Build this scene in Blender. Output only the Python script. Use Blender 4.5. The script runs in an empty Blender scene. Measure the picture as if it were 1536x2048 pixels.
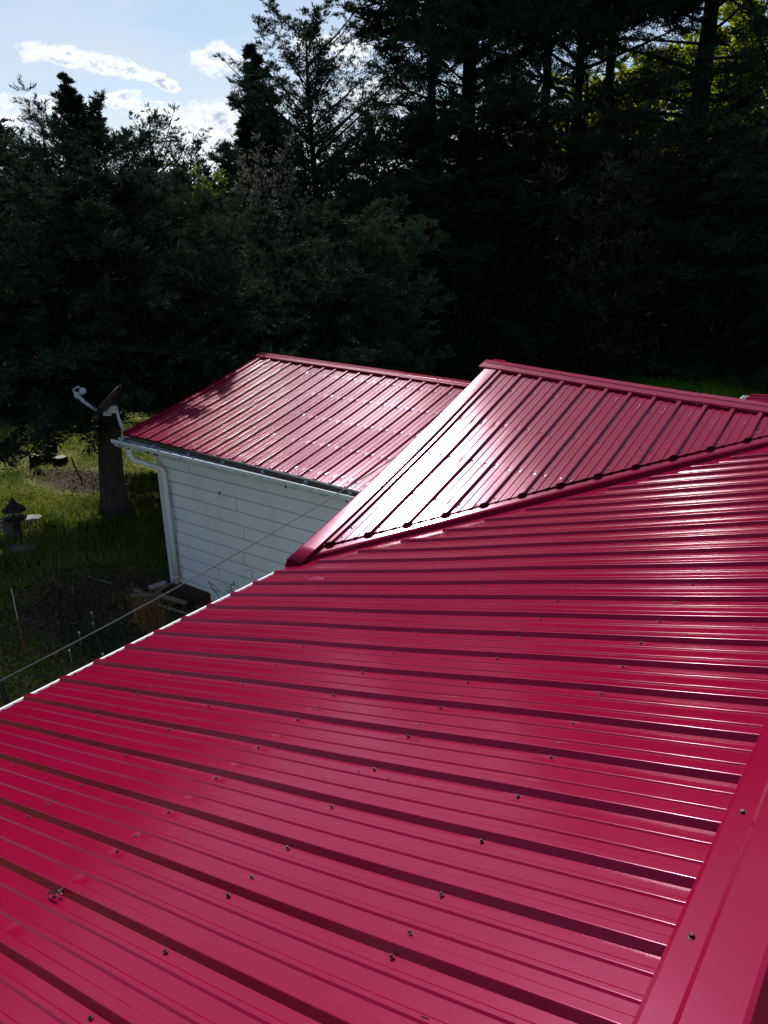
import bpy, math, random
import numpy as np
from mathutils import Vector, Matrix
R = math.radians
rng = np.random.default_rng(7)
random.seed(7)
SC = bpy.context.scene
C = SC.collection
CZ = 5.2                       # camera height above the lawn

# ------------------------------------------------------------------ camera
cam_d = bpy.data.cameras.new('camera'); cam = bpy.data.objects.new('camera', cam_d); C.objects.link(cam)
F, PIT, YAW, ROL = 1547.15, R(20.3156), R(36.4668), R(-0.9534)
h = Vector((-math.sin(YAW), math.cos(YAW), 0)); Zv = Vector((0, 0, 1))
fw = h*math.cos(PIT) - Zv*math.sin(PIT); up = h*math.sin(PIT) + Zv*math.cos(PIT); rt = fw.cross(up)
r2 = rt*math.cos(ROL) + up*math.sin(ROL); u2 = -rt*math.sin(ROL) + up*math.cos(ROL)
cam.matrix_world = Matrix(((r2.x, u2.x, -fw.x, 0), (r2.y, u2.y, -fw.y, 0), (r2.z, u2.z, -fw.z, CZ), (0, 0, 0, 1)))
cam_d.sensor_fit = 'HORIZONTAL'; cam_d.sensor_width = 36; cam_d.lens = F/1536*36
cam_d.clip_start = 0.05; cam_d.clip_end = 3000
SC.camera = cam
def ray(x, y):
    v = r2*(x-768) + u2*(1024-y) + fw*F
    return v.normalized()
def on_z(x, y, z=0.0):
    v = ray(x, y); t = (z-CZ)/v.z; return Vector((v.x*t, v.y*t, z))
def on_y(x, y, Y):
    v = ray(x, y); t = Y/v.y; return Vector((v.x*t, Y, CZ+v.z*t))
def on_x(x, y, X):
    v = ray(x, y); t = X/v.x; return Vector((X, v.y*t, CZ+v.z*t))

# ------------------------------------------------------------------ render / sun / sky
SC.render.engine = 'CYCLES'
SC.view_settings.view_transform = 'Standard'; SC.view_settings.look = 'None'
SC.view_settings.exposure = 0.0; SC.view_settings.gamma = 1.0
SC.cycles.max_bounces = 6; SC.cycles.diffuse_bounces = 2; SC.cycles.glossy_bounces = 3
SC.cycles.transmission_bounces = 3; SC.cycles.transparent_max_bounces = 8
SUN_AZ, SUN_EL = R(-49), R(47.5)
S = Vector((math.sin(SUN_AZ)*math.cos(SUN_EL), math.cos(SUN_AZ)*math.cos(SUN_EL), math.sin(SUN_EL)))
sl = bpy.data.lights.new('sun', 'SUN'); sl.energy = 4.6; sl.angle = R(0.53); sl.color = (1.0, 0.965, 0.92)
so = bpy.data.objects.new('sun', sl); C.objects.link(so); so.location = (-60, 50, 80)
so.rotation_euler = S.to_track_quat('Z', 'Y').to_euler()

class NT:
    def __init__(s, tree): s.t = tree; s.n = tree.nodes; s.l = tree.links
    def new(s, typ, **kw):
        n = s.n.new(typ)
        for k, v in kw.items(): setattr(n, k, v)
        return n
    def put(s, sock, v):
        if isinstance(v, bpy.types.NodeSocket): s.l.new(v, sock)
        else: sock.default_value = v
    def math(s, op, a, b=0.0, c=0.0, clamp=False):
        n = s.new('ShaderNodeMath', operation=op, use_clamp=clamp)
        s.put(n.inputs[0], a); s.put(n.inputs[1], b)
        if op in ('MULTIPLY_ADD', 'SMOOTH_MIN', 'SMOOTH_MAX'): s.put(n.inputs[2], c)
        return n.outputs[0]
    def mix(s, f, a, b):
        n = s.new('ShaderNodeMix', data_type='RGBA')
        s.put(n.inputs[0], f); s.put(n.inputs[6], a); s.put(n.inputs[7], b)
        return n.outputs[2]
    def noise(s, vec, scale=5, detail=4, rough=.55, dist=0.0):
        n = s.new('ShaderNodeTexNoise'); s.put(n.inputs['Vector'], vec)
        n.inputs['Scale'].default_value = scale; n.inputs['Detail'].default_value = detail
        n.inputs['Roughness'].default_value = rough; n.inputs['Distortion'].default_value = dist
        return n.outputs['Fac']
    def map(s, vec, scale=(1, 1, 1), rot=(0, 0, 0), loc=(0, 0, 0)):
        n = s.new('ShaderNodeMapping'); s.put(n.inputs[0], vec)
        n.inputs[1].default_value = loc; n.inputs[2].default_value = rot; n.inputs[3].default_value = scale
        return n.outputs[0]
    def ramp(s, f, stops, interp='LINEAR'):
        n = s.new('ShaderNodeValToRGB'); s.put(n.inputs[0], f); e = n.color_ramp.elements
        n.color_ramp.interpolation = interp
        while len(e) < len(stops): e.new(0.5)
        for q, (p, c) in zip(e, stops):
            q.position = p; q.color = (c if isinstance(c, (tuple, list)) else (c, c, c)) + ((1,) if not isinstance(c, (tuple, list)) or len(c) == 3 else ())
        return n.outputs[0]

def build_world():
    w = bpy.data.worlds.new('World'); SC.world = w; w.use_nodes = True
    t = NT(w.node_tree); t.n.clear()
    sky = t.new('ShaderNodeTexSky', sky_type='NISHITA', sun_disc=False, sun_elevation=SUN_EL, sun_rotation=SUN_AZ % (2*math.pi),
                air_density=1.0, dust_density=0.8, ozone_density=2.6, altitude=100)
    tc = t.new('ShaderNodeTexCoord'); sep = t.new('ShaderNodeSeparateXYZ'); t.l.new(tc.outputs['Generated'], sep.inputs[0])
    x, y, z = sep.outputs
    az = t.math('MULTIPLY', t.math('ARCTAN2', x, y), 180/math.pi)
    el = t.math('MULTIPLY', t.math('ARCSINE', z), 180/math.pi)
    comb = t.new('ShaderNodeCombineXYZ'); t.put(comb.inputs[0], az); t.put(comb.inputs[1], t.math('MULTIPLY', el, 1.5))
    P = comb.outputs[0]
    n1 = t.noise(P, .55, 7, .62, .3); n2 = t.noise(P, 2.3, 6, .66); n3 = t.noise(t.map(P, (1, 1, 1), (0, 0, 0), (.15, .42, 0)), .55, 7, .62, .3)
    # crisp low cumulus: (az, el, half width, half height, tilt)
    blobs = [(-57.3, 10.05, 1.3, .6, 0), (-55.6, 9.9, 1.8, .65, -.05), (-53.6, 9.55, 2.0, .6, -.12), (-51.7, 9.15, 1.6, .5, -.2), (-50.2, 8.6, 1.0, .38, -.2), (-61.6, 9.2, 1.2, .5, 0),
             (-57.5, 6.9, 3.8, .75, 0.0), (-61, 6.4, 3, .8, 0), (-52.5, 7.7, 1.5, .5, 0.1), (-50.3, 6.8, 2.4, .8, -.1), (-47.5, 6.3, 2.0, 1.4, 0),
             (-46.6, 10.0, 1.5, .85, 0), (-39.5, 10.6, 2.8, 1.1, 0), (-59, 4.3, 5, .7, 0), (-50, 4.2, 6, .8, 0), (-36, 8, 3, .8, 0)]
    dens = None
    for a0, e0, wa, we, tl in blobs:
        dx = t.math('SUBTRACT', az, a0); dy = t.math('SUBTRACT', el, e0)
        dy = t.math('SUBTRACT', dy, t.math('MULTIPLY', dx, tl))
        q = t.math('ADD', t.math('POWER', t.math('ABSOLUTE', t.math('DIVIDE', dx, wa)), 2.0), t.math('POWER', t.math('ABSOLUTE', t.math('DIVIDE', dy, we)), 2.0))
        g = t.math('SUBTRACT', 1.0, q)
        dens = g if dens is None else t.math('MAXIMUM', dens, g)
    nn = t.math('ADD', t.math('MULTIPLY', t.math('SUBTRACT', n1, .5), 5.0), t.math('MULTIPLY', t.math('SUBTRACT', n2, .5), 1.7))
    d2 = t.math('ADD', dens, nn)
    mask = t.math('SMOOTHSTEP' if False else 'MULTIPLY', t.math('ADD', d2, 0.2), 1.05, clamp=True)
    core = t.math('MULTIPLY', t.math('MULTIPLY', t.math('SUBTRACT', d2, .25), 1.4, clamp=True), t.math('MULTIPLY_ADD', t.math('SUBTRACT', n3, n1), 7.0, .45), clamp=True)       # thick middles grey blue
    ccol = t.mix(core, (1.15, 1.18, 1.22, 1), (.50, .58, .72, 1))
    # thin high veil and haze whitening
    v = t.noise(t.map(P, (.045, .11, 1)), 1.0, 4, .55, .6)
    veil = t.math('MULTIPLY', t.math('SUBTRACT', v, .36), 2.8, clamp=True)
    dt = t.new('ShaderNodeVectorMath', operation='DOT_PRODUCT'); t.l.new(tc.outputs['Generated'], dt.inputs[0]); dt.inputs[1].default_value = tuple(S)
    veil = t.math('MULTIPLY', veil, t.math('MULTIPLY', t.math('SUBTRACT', dt.outputs['Value'], .35), 2.6, clamp=True))   # thin bright haze around the sun's side
    scl = t.new('ShaderNodeVectorMath', operation='SCALE'); t.l.new(sky.outputs[0], scl.inputs[0]); scl.inputs[3].default_value = 0.104
    base = t.mix(t.math('MULTIPLY', veil, .62), scl.outputs[0], (.76, .82, .89, 1))
    low = t.math('MULTIPLY', t.math('DIVIDE', t.math('SUBTRACT', 9.0, el), 8.0, clamp=True), .7)
    base = t.mix(t.math('MULTIPLY', low, t.math('MULTIPLY', t.math('SUBTRACT', dt.outputs['Value'], .2), 2.0, clamp=True)), base, (.86, .90, .96, 1))
    col = t.mix(mask, base, ccol)
    below = t.math('LESS_THAN', z, -0.02)
    col = t.mix(below, col, (.03, .035, .025, 1))
    bg = t.new('ShaderNodeBackground'); t.put(bg.inputs[0], col); bg.inputs[1].default_value = 1.0
    out = t.new('ShaderNodeOutputWorld'); t.l.new(bg.outputs[0], out.inputs[0])
build_world()

# ------------------------------------------------------------------ materials
def mat(name, fn):
    m = bpy.data.materials.new(name); m.use_nodes = True
    t = NT(m.node_tree); b = t.n['Principled BSDF']; tc = t.new('ShaderNodeTexCoord')
    fn(t, b, tc.outputs['Object']); return m
def bump(t, b, hgt, strength, dist):
    n = t.new('ShaderNodeBump'); n.inputs['Strength'].default_value = strength; n.inputs['Distance'].default_value = dist
    t.put(n.inputs['Height'], hgt); t.l.new(n.outputs[0], b.inputs['Normal']); return n
def S_(b, **k):
    for a, v in k.items():
        b.inputs[{'base': 'Base Color', 'rough': 'Roughness', 'metal': 'Metallic', 'spec': 'Specular IOR Level', 'coat': 'Coat Weight', 'cr': 'Coat Roughness', 'ior': 'IOR'}[a]].default_value = v

def m_metal(t, b, P):
    # painted steel: slow waves along the panel, fine dust, a few scuffs
    n = t.noise(t.map(P, (5, .9, 1)), 1.2, 2, .5)
    n2 = t.noise(P, 300, 2, .5)
    sc = t.noise(t.map(P, (14, 3, 1), (0, 0, .5)), 3, 6, .7, 1.5)
    dust = t.math('MULTIPLY', t.math('SUBTRACT', sc, .56), 5, clamp=True)
    big = t.noise(P, 1.3, 5, .6)
    dustm = t.math('MULTIPLY', dust, t.math('MULTIPLY', t.math('SUBTRACT', big, .52), 2.4, clamp=True))
    t.put(b.inputs['Base Color'], t.mix(t.math('MULTIPLY', dustm, .10), t.mix(big, METAL_A, METAL_B), (.36, .16, .2, 1)))
    t.put(b.inputs['Roughness'], t.math('ADD', .20, t.math('MULTIPLY', dustm, .15)))
    t.put(b.inputs['Coat Roughness'], t.math('ADD', .125, t.math('ADD', t.math('MULTIPLY', big, .06), t.math('MULTIPLY', dustm, .2))))
    b.inputs['Coat Weight'].default_value = .38; b.inputs['Specular IOR Level'].default_value = .26; b.inputs['Specular Tint'].default_value = (1, .12, .6, 1)
    bump(t, b, t.math('ADD', n, t.math('MULTIPLY', n2, .003)), .22, .012)
METAL_A = (.205, .0, .020, 1); METAL_B = (.245, .0001, .030, 1)
M = {}
M['metal'] = mat('crimson_painted_steel', m_metal)
def m_trim(t, b, P):
    n = t.noise(P, 2.2, 3, .5)
    t.put(b.inputs['Base Color'], t.mix(n, METAL_A, METAL_B))
    S_(b, rough=.20, coat=.4, cr=.15, spec=.3); b.inputs['Specular Tint'].default_value = (1, .12, .6, 1); bump(t, b, n, .25, .012)
M['trim'] = mat('crimson_trim_steel', m_trim)
def simple(base, rough=.6, var=.25, sc=20, spec=.4, bmp=.2, metal=0):
    def f(t, b, P):
        n = t.noise(P, sc, 5, .6)
        lo = tuple(c*(1-var) for c in base)+(1,); hi = tuple(min(1, c*(1+var)) for c in base)+(1,)
        t.put(b.inputs['Base Color'], t.mix(n, lo, hi)); S_(b, rough=rough, spec=spec, metal=metal)
        if bmp: bump(t, b, n, bmp, .01)
    return f
M['screw'] = mat('dark_red_screw', simple((.045, .008, .012), .5, .3, 90))
def m_siding(t, b, P):
    a = t.noise(t.map(P, (1, 1, .35)), 3, 6, .65); s = t.noise(P, 45, 4, .6)
    d = t.math('MULTIPLY', t.math('SUBTRACT', t.math('ADD', a, t.math('MULTIPLY', s, .25)), .6), 3, clamp=True)
    t.put(b.inputs['Base Color'], t.mix(t.math('MULTIPLY', d, .5), (.88, .90, .92, 1), (.62, .62, .58, 1)))
    S_(b, rough=.55, spec=.3); bump(t, b, s, .15, .004)
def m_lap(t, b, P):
    m_siding(t, b, P); col = b.inputs['Base Color'].links[0].from_socket     # lap shadow painted as dark lines along each board's edges
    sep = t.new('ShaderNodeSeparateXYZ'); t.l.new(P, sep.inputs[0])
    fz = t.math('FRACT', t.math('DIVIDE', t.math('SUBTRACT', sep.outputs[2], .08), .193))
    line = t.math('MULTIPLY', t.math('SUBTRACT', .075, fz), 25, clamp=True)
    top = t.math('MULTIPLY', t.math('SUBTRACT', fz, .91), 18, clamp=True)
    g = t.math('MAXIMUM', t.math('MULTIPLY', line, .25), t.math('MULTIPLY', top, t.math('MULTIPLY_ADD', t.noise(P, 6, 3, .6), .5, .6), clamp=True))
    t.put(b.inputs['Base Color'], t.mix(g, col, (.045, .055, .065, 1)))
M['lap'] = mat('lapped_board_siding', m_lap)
M['siding'] = mat('white_painted_siding', m_siding)
def m_gutter(t, b, P):
    a = t.noise(t.map(P, (1, 4, 4)), 9, 7, .7); s = t.noise(P, 60, 4, .7)
    d = t.math('MULTIPLY', t.math('SUBTRACT', t.math('ADD', t.math('MULTIPLY', a, .7), t.math('MULTIPLY', s, .4)), .54), 5, clamp=True)
    t.put(b.inputs['Base Color'], t.mix(d, (.72, .75, .76, 1), (.22, .23, .20, 1)))
    S_(b, rough=.42, spec=.5)
M['gutter'] = mat('weathered_white_gutter', m_gutter)
M['white'] = mat('white_trim', simple((.78, .78, .76), .4, .08, 12, .4, .05))
M['joint'] = mat('dull_white_joint_strip', simple((.50, .54, .57), .5, .1, 12, .3, .05))
M['brightwhite'] = mat('clean_white_trim', simple((.82, .82, .82), .35, .05, 12, .4, .05))
M['galv'] = mat('grey_painted_bracket', simple((.42, .46, .52), .45, .2, 25, .5, .05))
M['dishgrey'] = mat('dark_grey_dish', simple((.022, .024, .028), .5, .15, 20, .4, .03))
M['black'] = mat('black_steel', simple((.015, .015, .017), .5, .3, 30, .4, .05))
M['soil'] = mat('gutter_debris', simple((.03, .024, .018), .9, .6, 60, .2, .6))
M['deck'] = mat('roof_deck_wood', simple((.12, .09, .06), .8, .3, 15))
M['concrete'] = mat('old_concrete', simple((.22, .21, .19), .9, .4, 14, .2, .5))
M['slab'] = mat('pale_flagstone', simple((.30, .29, .27), .9, .35, 12, .2, .5))
M['rust'] = mat('rusty_brown_slab', simple((.055, .03, .022), .9, .5, 9, .2, .8))
M['board'] = mat('grey_weathered_board', simple((.20, .18, .15), .85, .35, 25, .2, .4))
M['pvc'] = mat('grey_white_pipe', simple((.42, .40, .42), .5, .2, 18, .4, .1))
M['orange'] = mat('faded_orange_stake', simple((.22, .08, .035), .7, .3, 20))
M['lantern'] = mat('dark_cast_iron', simple((.03, .03, .035), .6, .3, 25, .4, .3))
M['cable'] = mat('pale_grey_cable', simple((.10, .10, .105), .45, .2, 15, .5, 0))
def m_bark(base):
    def f(t, b, P):
        n = t.math('MULTIPLY_ADD', t.math('SUBTRACT', t.noise(t.map(P, (4.5, 4.5, .4)), 3, 5, .65, .5), .5), 2.6, .5, clamp=True); m = t.noise(P, 3, 4, .6)
        c = t.mix(n, tuple(x*.35 for x in base)+(1,), tuple(x*1.6 for x in base)+(1,))
        t.put(b.inputs['Base Color'], t.mix(t.math('MULTIPLY', m, .5), c, (base[0]*.8, base[1]*.9, base[2]*.9, 1)))
        S_(b, rough=.9, spec=.15); bump(t, b, n, .9, .03)
    return f
M['bark'] = mat('shreddy_cedar_bark', m_bark((.11, .09, .075)))
M['bark2'] = mat('dark_bark', m_bark((.014, .012, .010)))
M['greybark'] = mat('grey_tree_bark', m_bark((.060, .056, .046)))
def m_endgrain(t, b, P):
    n = t.noise(P, 14, 5, .6); t.put(b.inputs['Base Color'], t.mix(n, (.26, .24, .21, 1), (.44, .41, .36, 1))); S_(b, rough=.9, spec=.1)
M['endgrain'] = mat('cut_wood_face', m_endgrain)

def m_leaf(a, c, e, transl=0.12, sc=1.4, spec=.15):
    def f(t, b, P):
        n = t.noise(P, sc, 3, .6); g = t.new('ShaderNodeNewGeometry'); r = g.outputs['Random Per Island']
        col = t.mix(t.math('MULTIPLY', t.math('SUBTRACT', n, .38), 3.5, clamp=True), a+(1,), c+(1,))
        col = t.mix(t.math('MULTIPLY', t.math('SUBTRACT', r, .72), 3, clamp=True), col, e+(1,))
        t.put(b.inputs['Base Color'], col); S_(b, rough=.75, spec=spec)
        tr = t.new('ShaderNodeBsdfTranslucent'); t.put(tr.inputs[0], col)
        mx = t.new('ShaderNodeMixShader'); mx.inputs[0].default_value = transl
        o = t.n['Material Output']; t.l.new(b.outputs[0], mx.inputs[1]); t.l.new(tr.outputs[0], mx.inputs[2]); t.l.new(mx.outputs[0], o.inputs[0])
    return f
M['cedar'] = mat('dark_cedar_foliage', m_leaf((.016, .032, .020), (.038, .062, .034), (.085, .098, .068), .15, 1.2, .02))
M['cedar2'] = mat('green_cedar_foliage', m_leaf((.025, .050, .030), (.056, .092, .042), (.11, .12, .08), .15, 1.2, .02))
M['spring'] = mat('yellow_green_spring_leaves', m_leaf((.24, .36, .02), (.52, .52, .03), (.60, .58, .05), .55))
M['brushleaf'] = mat('dull_tan_leaves', m_leaf((.07, .075, .055), (.13, .125, .09), (.24, .23, .17), .3))
M['deepleaf'] = mat('mixed_green_leaves', m_leaf((.03, .06, .015), (.07, .11, .02), (.12, .13, .04), .35))
M['grass'] = mat('lawn_grass', m_leaf((.075, .15, .018), (.24, .26, .04), (.36, .32, .10), .4, .7))
M['daff'] = mat('blue_green_blades', m_leaf((.03, .07, .04), (.05, .09, .05), (.05, .10, .05), .3, 3))
M['weeds'] = mat('sun_painted_weeds', m_leaf((.14, .42, .02), (.28, .56, .04), (.45, .52, .08), .5, 2))  # sunlight on these patches is put into a brightened leaf colour
M['litter'] = mat('fallen_leaves', m_leaf((.05, .035, .02), (.11, .08, .05), (.20, .17, .13), .1, 3))
M['petal'] = mat('cream_flower_petals', simple((.75, .68, .40), .6, .1, 20))
M['dry'] = mat('rusty_dry_twigs', simple((.20, .10, .045), .8, .4, 20))
M['twig'] = mat('dark_twigs', simple((.045, .035, .03), .8, .4, 20))

def m_ground(t, b, P):
    n = t.noise(P, .33, 6, .62, .4); f = t.noise(P, 9, 6, .7); g = t.noise(P, 2.1, 5, .6); ff = t.noise(P, 40, 4, .7)
    grass = t.mix(f, (.06, .09, .02, 1), (.19, .21, .05, 1))
    grass = t.mix(t.math('MULTIPLY', t.math('SUBTRACT', g, .45), 4, clamp=True), grass, (.24, .22, .06, 1))
    lit = t.mix(t.math('ADD', t.math('MULTIPLY', f, .6), t.math('MULTIPLY', ff, .5)), (.022, .018, .012, 1), (.13, .105, .075, 1))
    sep = t.new('ShaderNodeSeparateXYZ'); t.l.new(P, sep.inputs[0])
    def blob(cx, cy, rx, ry):
        dx = t.math('DIVIDE', t.math('SUBTRACT', sep.outputs[0], cx), rx); dy = t.math('DIVIDE', t.math('SUBTRACT', sep.outputs[1], cy), ry)
        return t.math('SUBTRACT', 1.0, t.math('ADD', t.math('MULTIPLY', dx, dx), t.math('MULTIPLY', dy, dy)))
    d = t.math('MAXIMUM', blob(-15.3, 9.1, 1.6, .8), blob(-9.3, 5.9, 2.0, 1.4))
    d = t.math('MAXIMUM', d, blob(-13, 9.4, 2.4, .8))
    wood = t.math('MULTIPLY', t.math('SUBTRACT', sep.outputs[1], 14.5), .5)
    d = t.math('MAXIMUM', d, wood)
    d = t.math('ADD', d, t.math('MULTIPLY', t.math('SUBTRACT', n, .5), 2.4))
    d = t.math('ADD', d, t.math('MULTIPLY', t.math('SUBTRACT', f, .5), 1.8))
    m = t.math('MULTIPLY', t.math('ADD', d, -.1), 2.5, clamp=True)
    t.put(b.inputs['Base Color'], t.mix(m, grass, lit)); S_(b, rough=.95, spec=.1)
    bump(t, b, t.math('ADD', f, ff), .8, .06)
M['ground'] = mat('lawn_and_leaf_litter', m_ground)

# ------------------------------------------------------------------ mesh helpers
W = {}
class MB:
    def __init__(s): s.v = []; s.f = []
    def add(s, vs, fs):
        o = len(s.v); s.v += [tuple(map(float, v)) for v in vs]; s.f += [tuple(i+o for i in q) for q in fs]
    def box(s, c, sz, rot=None):
        x, y, z = (q/2 for q in sz); vs = [Vector((a*x, b*y, d*z)) for a in (-1, 1) for b in (-1, 1) for d in (-1, 1)]
        if rot is not None: vs = [rot @ v for v in vs]
        s.add([v+Vector(c) for v in vs], [(0, 1, 3, 2), (4, 6, 7, 5), (0, 4, 5, 1), (2, 3, 7, 6), (0, 2, 6, 4), (1, 5, 7, 3)])
    def bar(s, p, q, w, d, upv=(0, 0, 1)):
        p = Vector(p); q = Vector(q); a = (q-p); L = a.length; a.normalize(); u = Vector(upv)
        sd = a.cross(u)
        if sd.length < 1e-4: sd = a.cross(Vector((1, 0, 0)))
        sd.normalize(); u = sd.cross(a)
        m = Matrix((sd, a, u)).transposed(); s.box((p+q)/2, (w, L, d), m)
    def tube(s, pts, rad, n=8, cap=True, wob=0.0):
        pts = [Vector(p) for p in pts]; k = len(pts); rad = [rad]*k if not hasattr(rad, '__len__') else rad
        base = len(s.v); pu = None
        for i, p in enumerate(pts):
            d = (pts[min(i+1, k-1)]-pts[max(i-1, 0)])
            if d.length < 1e-9: d = Vector((0, 0, 1))
            d.normalize()
            if pu is None:
                pu = d.cross(Vector((0, 0, 1)))
                if pu.length < .05: pu = d.cross(Vector((1, 0, 0)))
            pu = (pu - d*pu.dot(d)).normalized(); w = d.cross(pu)
            for j in range(n):
                a = 2*math.pi*j/n; rr = rad[i]*(1+wob*math.sin(j*2.3+i*.13)*1.0)
                v = p + (pu*math.cos(a)+w*math.sin(a))*rr; s.v.append(tuple(v))
        for i in range(k-1):
            for j in range(n):
                a = base+i*n+j; b = base+i*n+(j+1) % n; s.f.append((a, b, b+n, a+n))
        if cap:
            s.f.append(tuple(base+j for j in range(n))[::-1]); s.f.append(tuple(base+(k-1)*n+j for j in range(n)))
    def lathe(s, c, prof, n=20, ax=(0, 0, 1)):
        ax = Vector(ax).normalized(); u = ax.cross(Vector((0, 1, .01))).normalized(); w = ax.cross(u); b0 = len(s.v); c = Vector(c)
        for r, z in prof:
            for j in range(n):
                a = 2*math.pi*j/n; s.v.append(tuple(c+ax*z+(u*math.cos(a)+w*math.sin(a))*r))
        for i in range(len(prof)-1):
            for j in range(n):
                a = b0+i*n+j; b = b0+i*n+(j+1) % n; s.f.append((a, b, b+n, a+n))
        s.f.append(tuple(b0+j for j in range(n))[::-1]); s.f.append(tuple(b0+(len(prof)-1)*n+j for j in range(n)))
    def sweep(s, prof, frames, closed=False, cap=False):
        """prof: (a,b) points; frames: (origin, A, B) per station"""
        b0 = len(s.v); n = len(prof)
        for o, A, B in frames:
            for a, b in prof: s.v.append(tuple(Vector(o)+Vector(A)*a+Vector(B)*b))
        m = n if closed else n-1
        for i in range(len(frames)-1):
            for j in range(m):
                p = b0+i*n+j; q = b0+i*n+(j+1) % n; s.f.append((p, q, q+n, p+n))
        if cap: s.f.append(tuple(b0+j for j in range(n))[::-1]); s.f.append(tuple(b0+(len(frames)-1)*n+j for j in range(n)))

def link_mesh(name, me, m, parent, world=None, smooth=False):
    if m: me.materials.append(m)
    if smooth: me.polygons.foreach_set('use_smooth', [True]*len(me.polygons))
    o = bpy.data.objects.new(name, me); C.objects.link(o)
    world = world or Matrix.Identity(4)
    if parent is not None:
        o.parent = parent; o.matrix_basis = W[parent.name].inverted() @ world
    else: o.matrix_basis = world
    W[o.name] = world
    return o
def obj(name, mb, m, parent=None, origin=None, smooth=False, solid=0, bevel=0):
    """mb holds world coordinates; the object's origin is its thing's base"""
    if origin is None: origin = W[parent.name].translation if parent is not None else Vector((0, 0, 0))
    origin = Vector(origin); me = bpy.data.meshes.new(name)
    me.from_pydata([(x-origin.x, y-origin.y, z-origin.z) for x, y, z in mb.v], [], mb.f); me.update()
    o = link_mesh(name, me, m, parent, Matrix.Translation(origin), smooth)
    if solid: q = o.modifiers.new('thick', 'SOLIDIFY'); q.thickness = solid; q.offset = 0
    if bevel: q = o.modifiers.new('bevel', 'BEVEL'); q.width = bevel; q.segments = 2; q.limit_method = 'ANGLE'
    return o
def np_obj(name, v, f, m, parent=None, origin=None, smooth=False):
    if origin is None: origin = W[parent.name].translation if parent is not None else Vector((0, 0, 0))
    origin = Vector(origin); v = np.asarray(v, np.float32)-np.array(origin, np.float32); f = np.asarray(f, np.int32)
    me = bpy.data.meshes.new(name); k = f.shape[1]
    me.vertices.add(len(v)); me.vertices.foreach_set('co', v.ravel())
    me.loops.add(f.size); me.loops.foreach_set('vertex_index', f.ravel())
    me.polygons.add(len(f)); me.polygons.foreach_set('loop_start', np.arange(0, f.size, k, dtype=np.int32))
    me.update(calc_edges=True)
    return link_mesh(name, me, m, parent, Matrix.Translation(origin), smooth)
def tag(o, label=None, cat=None, group=None, kind=None):
    if label: o['label'] = label
    if cat: o['category'] = cat
    if group: o['group'] = group
    if kind: o['kind'] = kind
    return o
def thing(name, label, cat, loc, group=None):
    o = bpy.data.objects.new(name, None); C.objects.link(o); o.empty_display_size = .3
    o.location = loc; W[o.name] = Matrix.Translation(Vector(loc)); return tag(o, label, cat, group)

# ------------------------------------------------------------------ ground
def build_ground():
    n = 160; xs = np.sign(np.linspace(-1, 1, n))*np.abs(np.linspace(-1, 1, n))**2.6*900
    X, Y = np.meshgrid(xs-8, xs+8, indexing='ij')
    Z = 0.05*np.sin(X*.5)*np.cos(Y*.43)+.03*np.sin(X*1.7+Y)+.02*np.sin(Y*2.9-X)
    Z = Z*np.clip((np.hypot(X+9, Y-6)-3)/5, 0, 1)
    far = np.clip((np.hypot(X, Y)-60)/200, 0, 1); Z += far**1.5*5
    v = np.stack([X, Y, Z], -1).reshape(-1, 3)
    i = np.arange(n-1); I, J = np.meshgrid(i, i, indexing='ij'); a = (I*n+J).ravel()
    np_obj('ground', v, np.stack([a, a+n, a+n+1, a+1], 1), M['ground'], smooth=True)['kind'] = 'structure'
build_ground()

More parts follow.
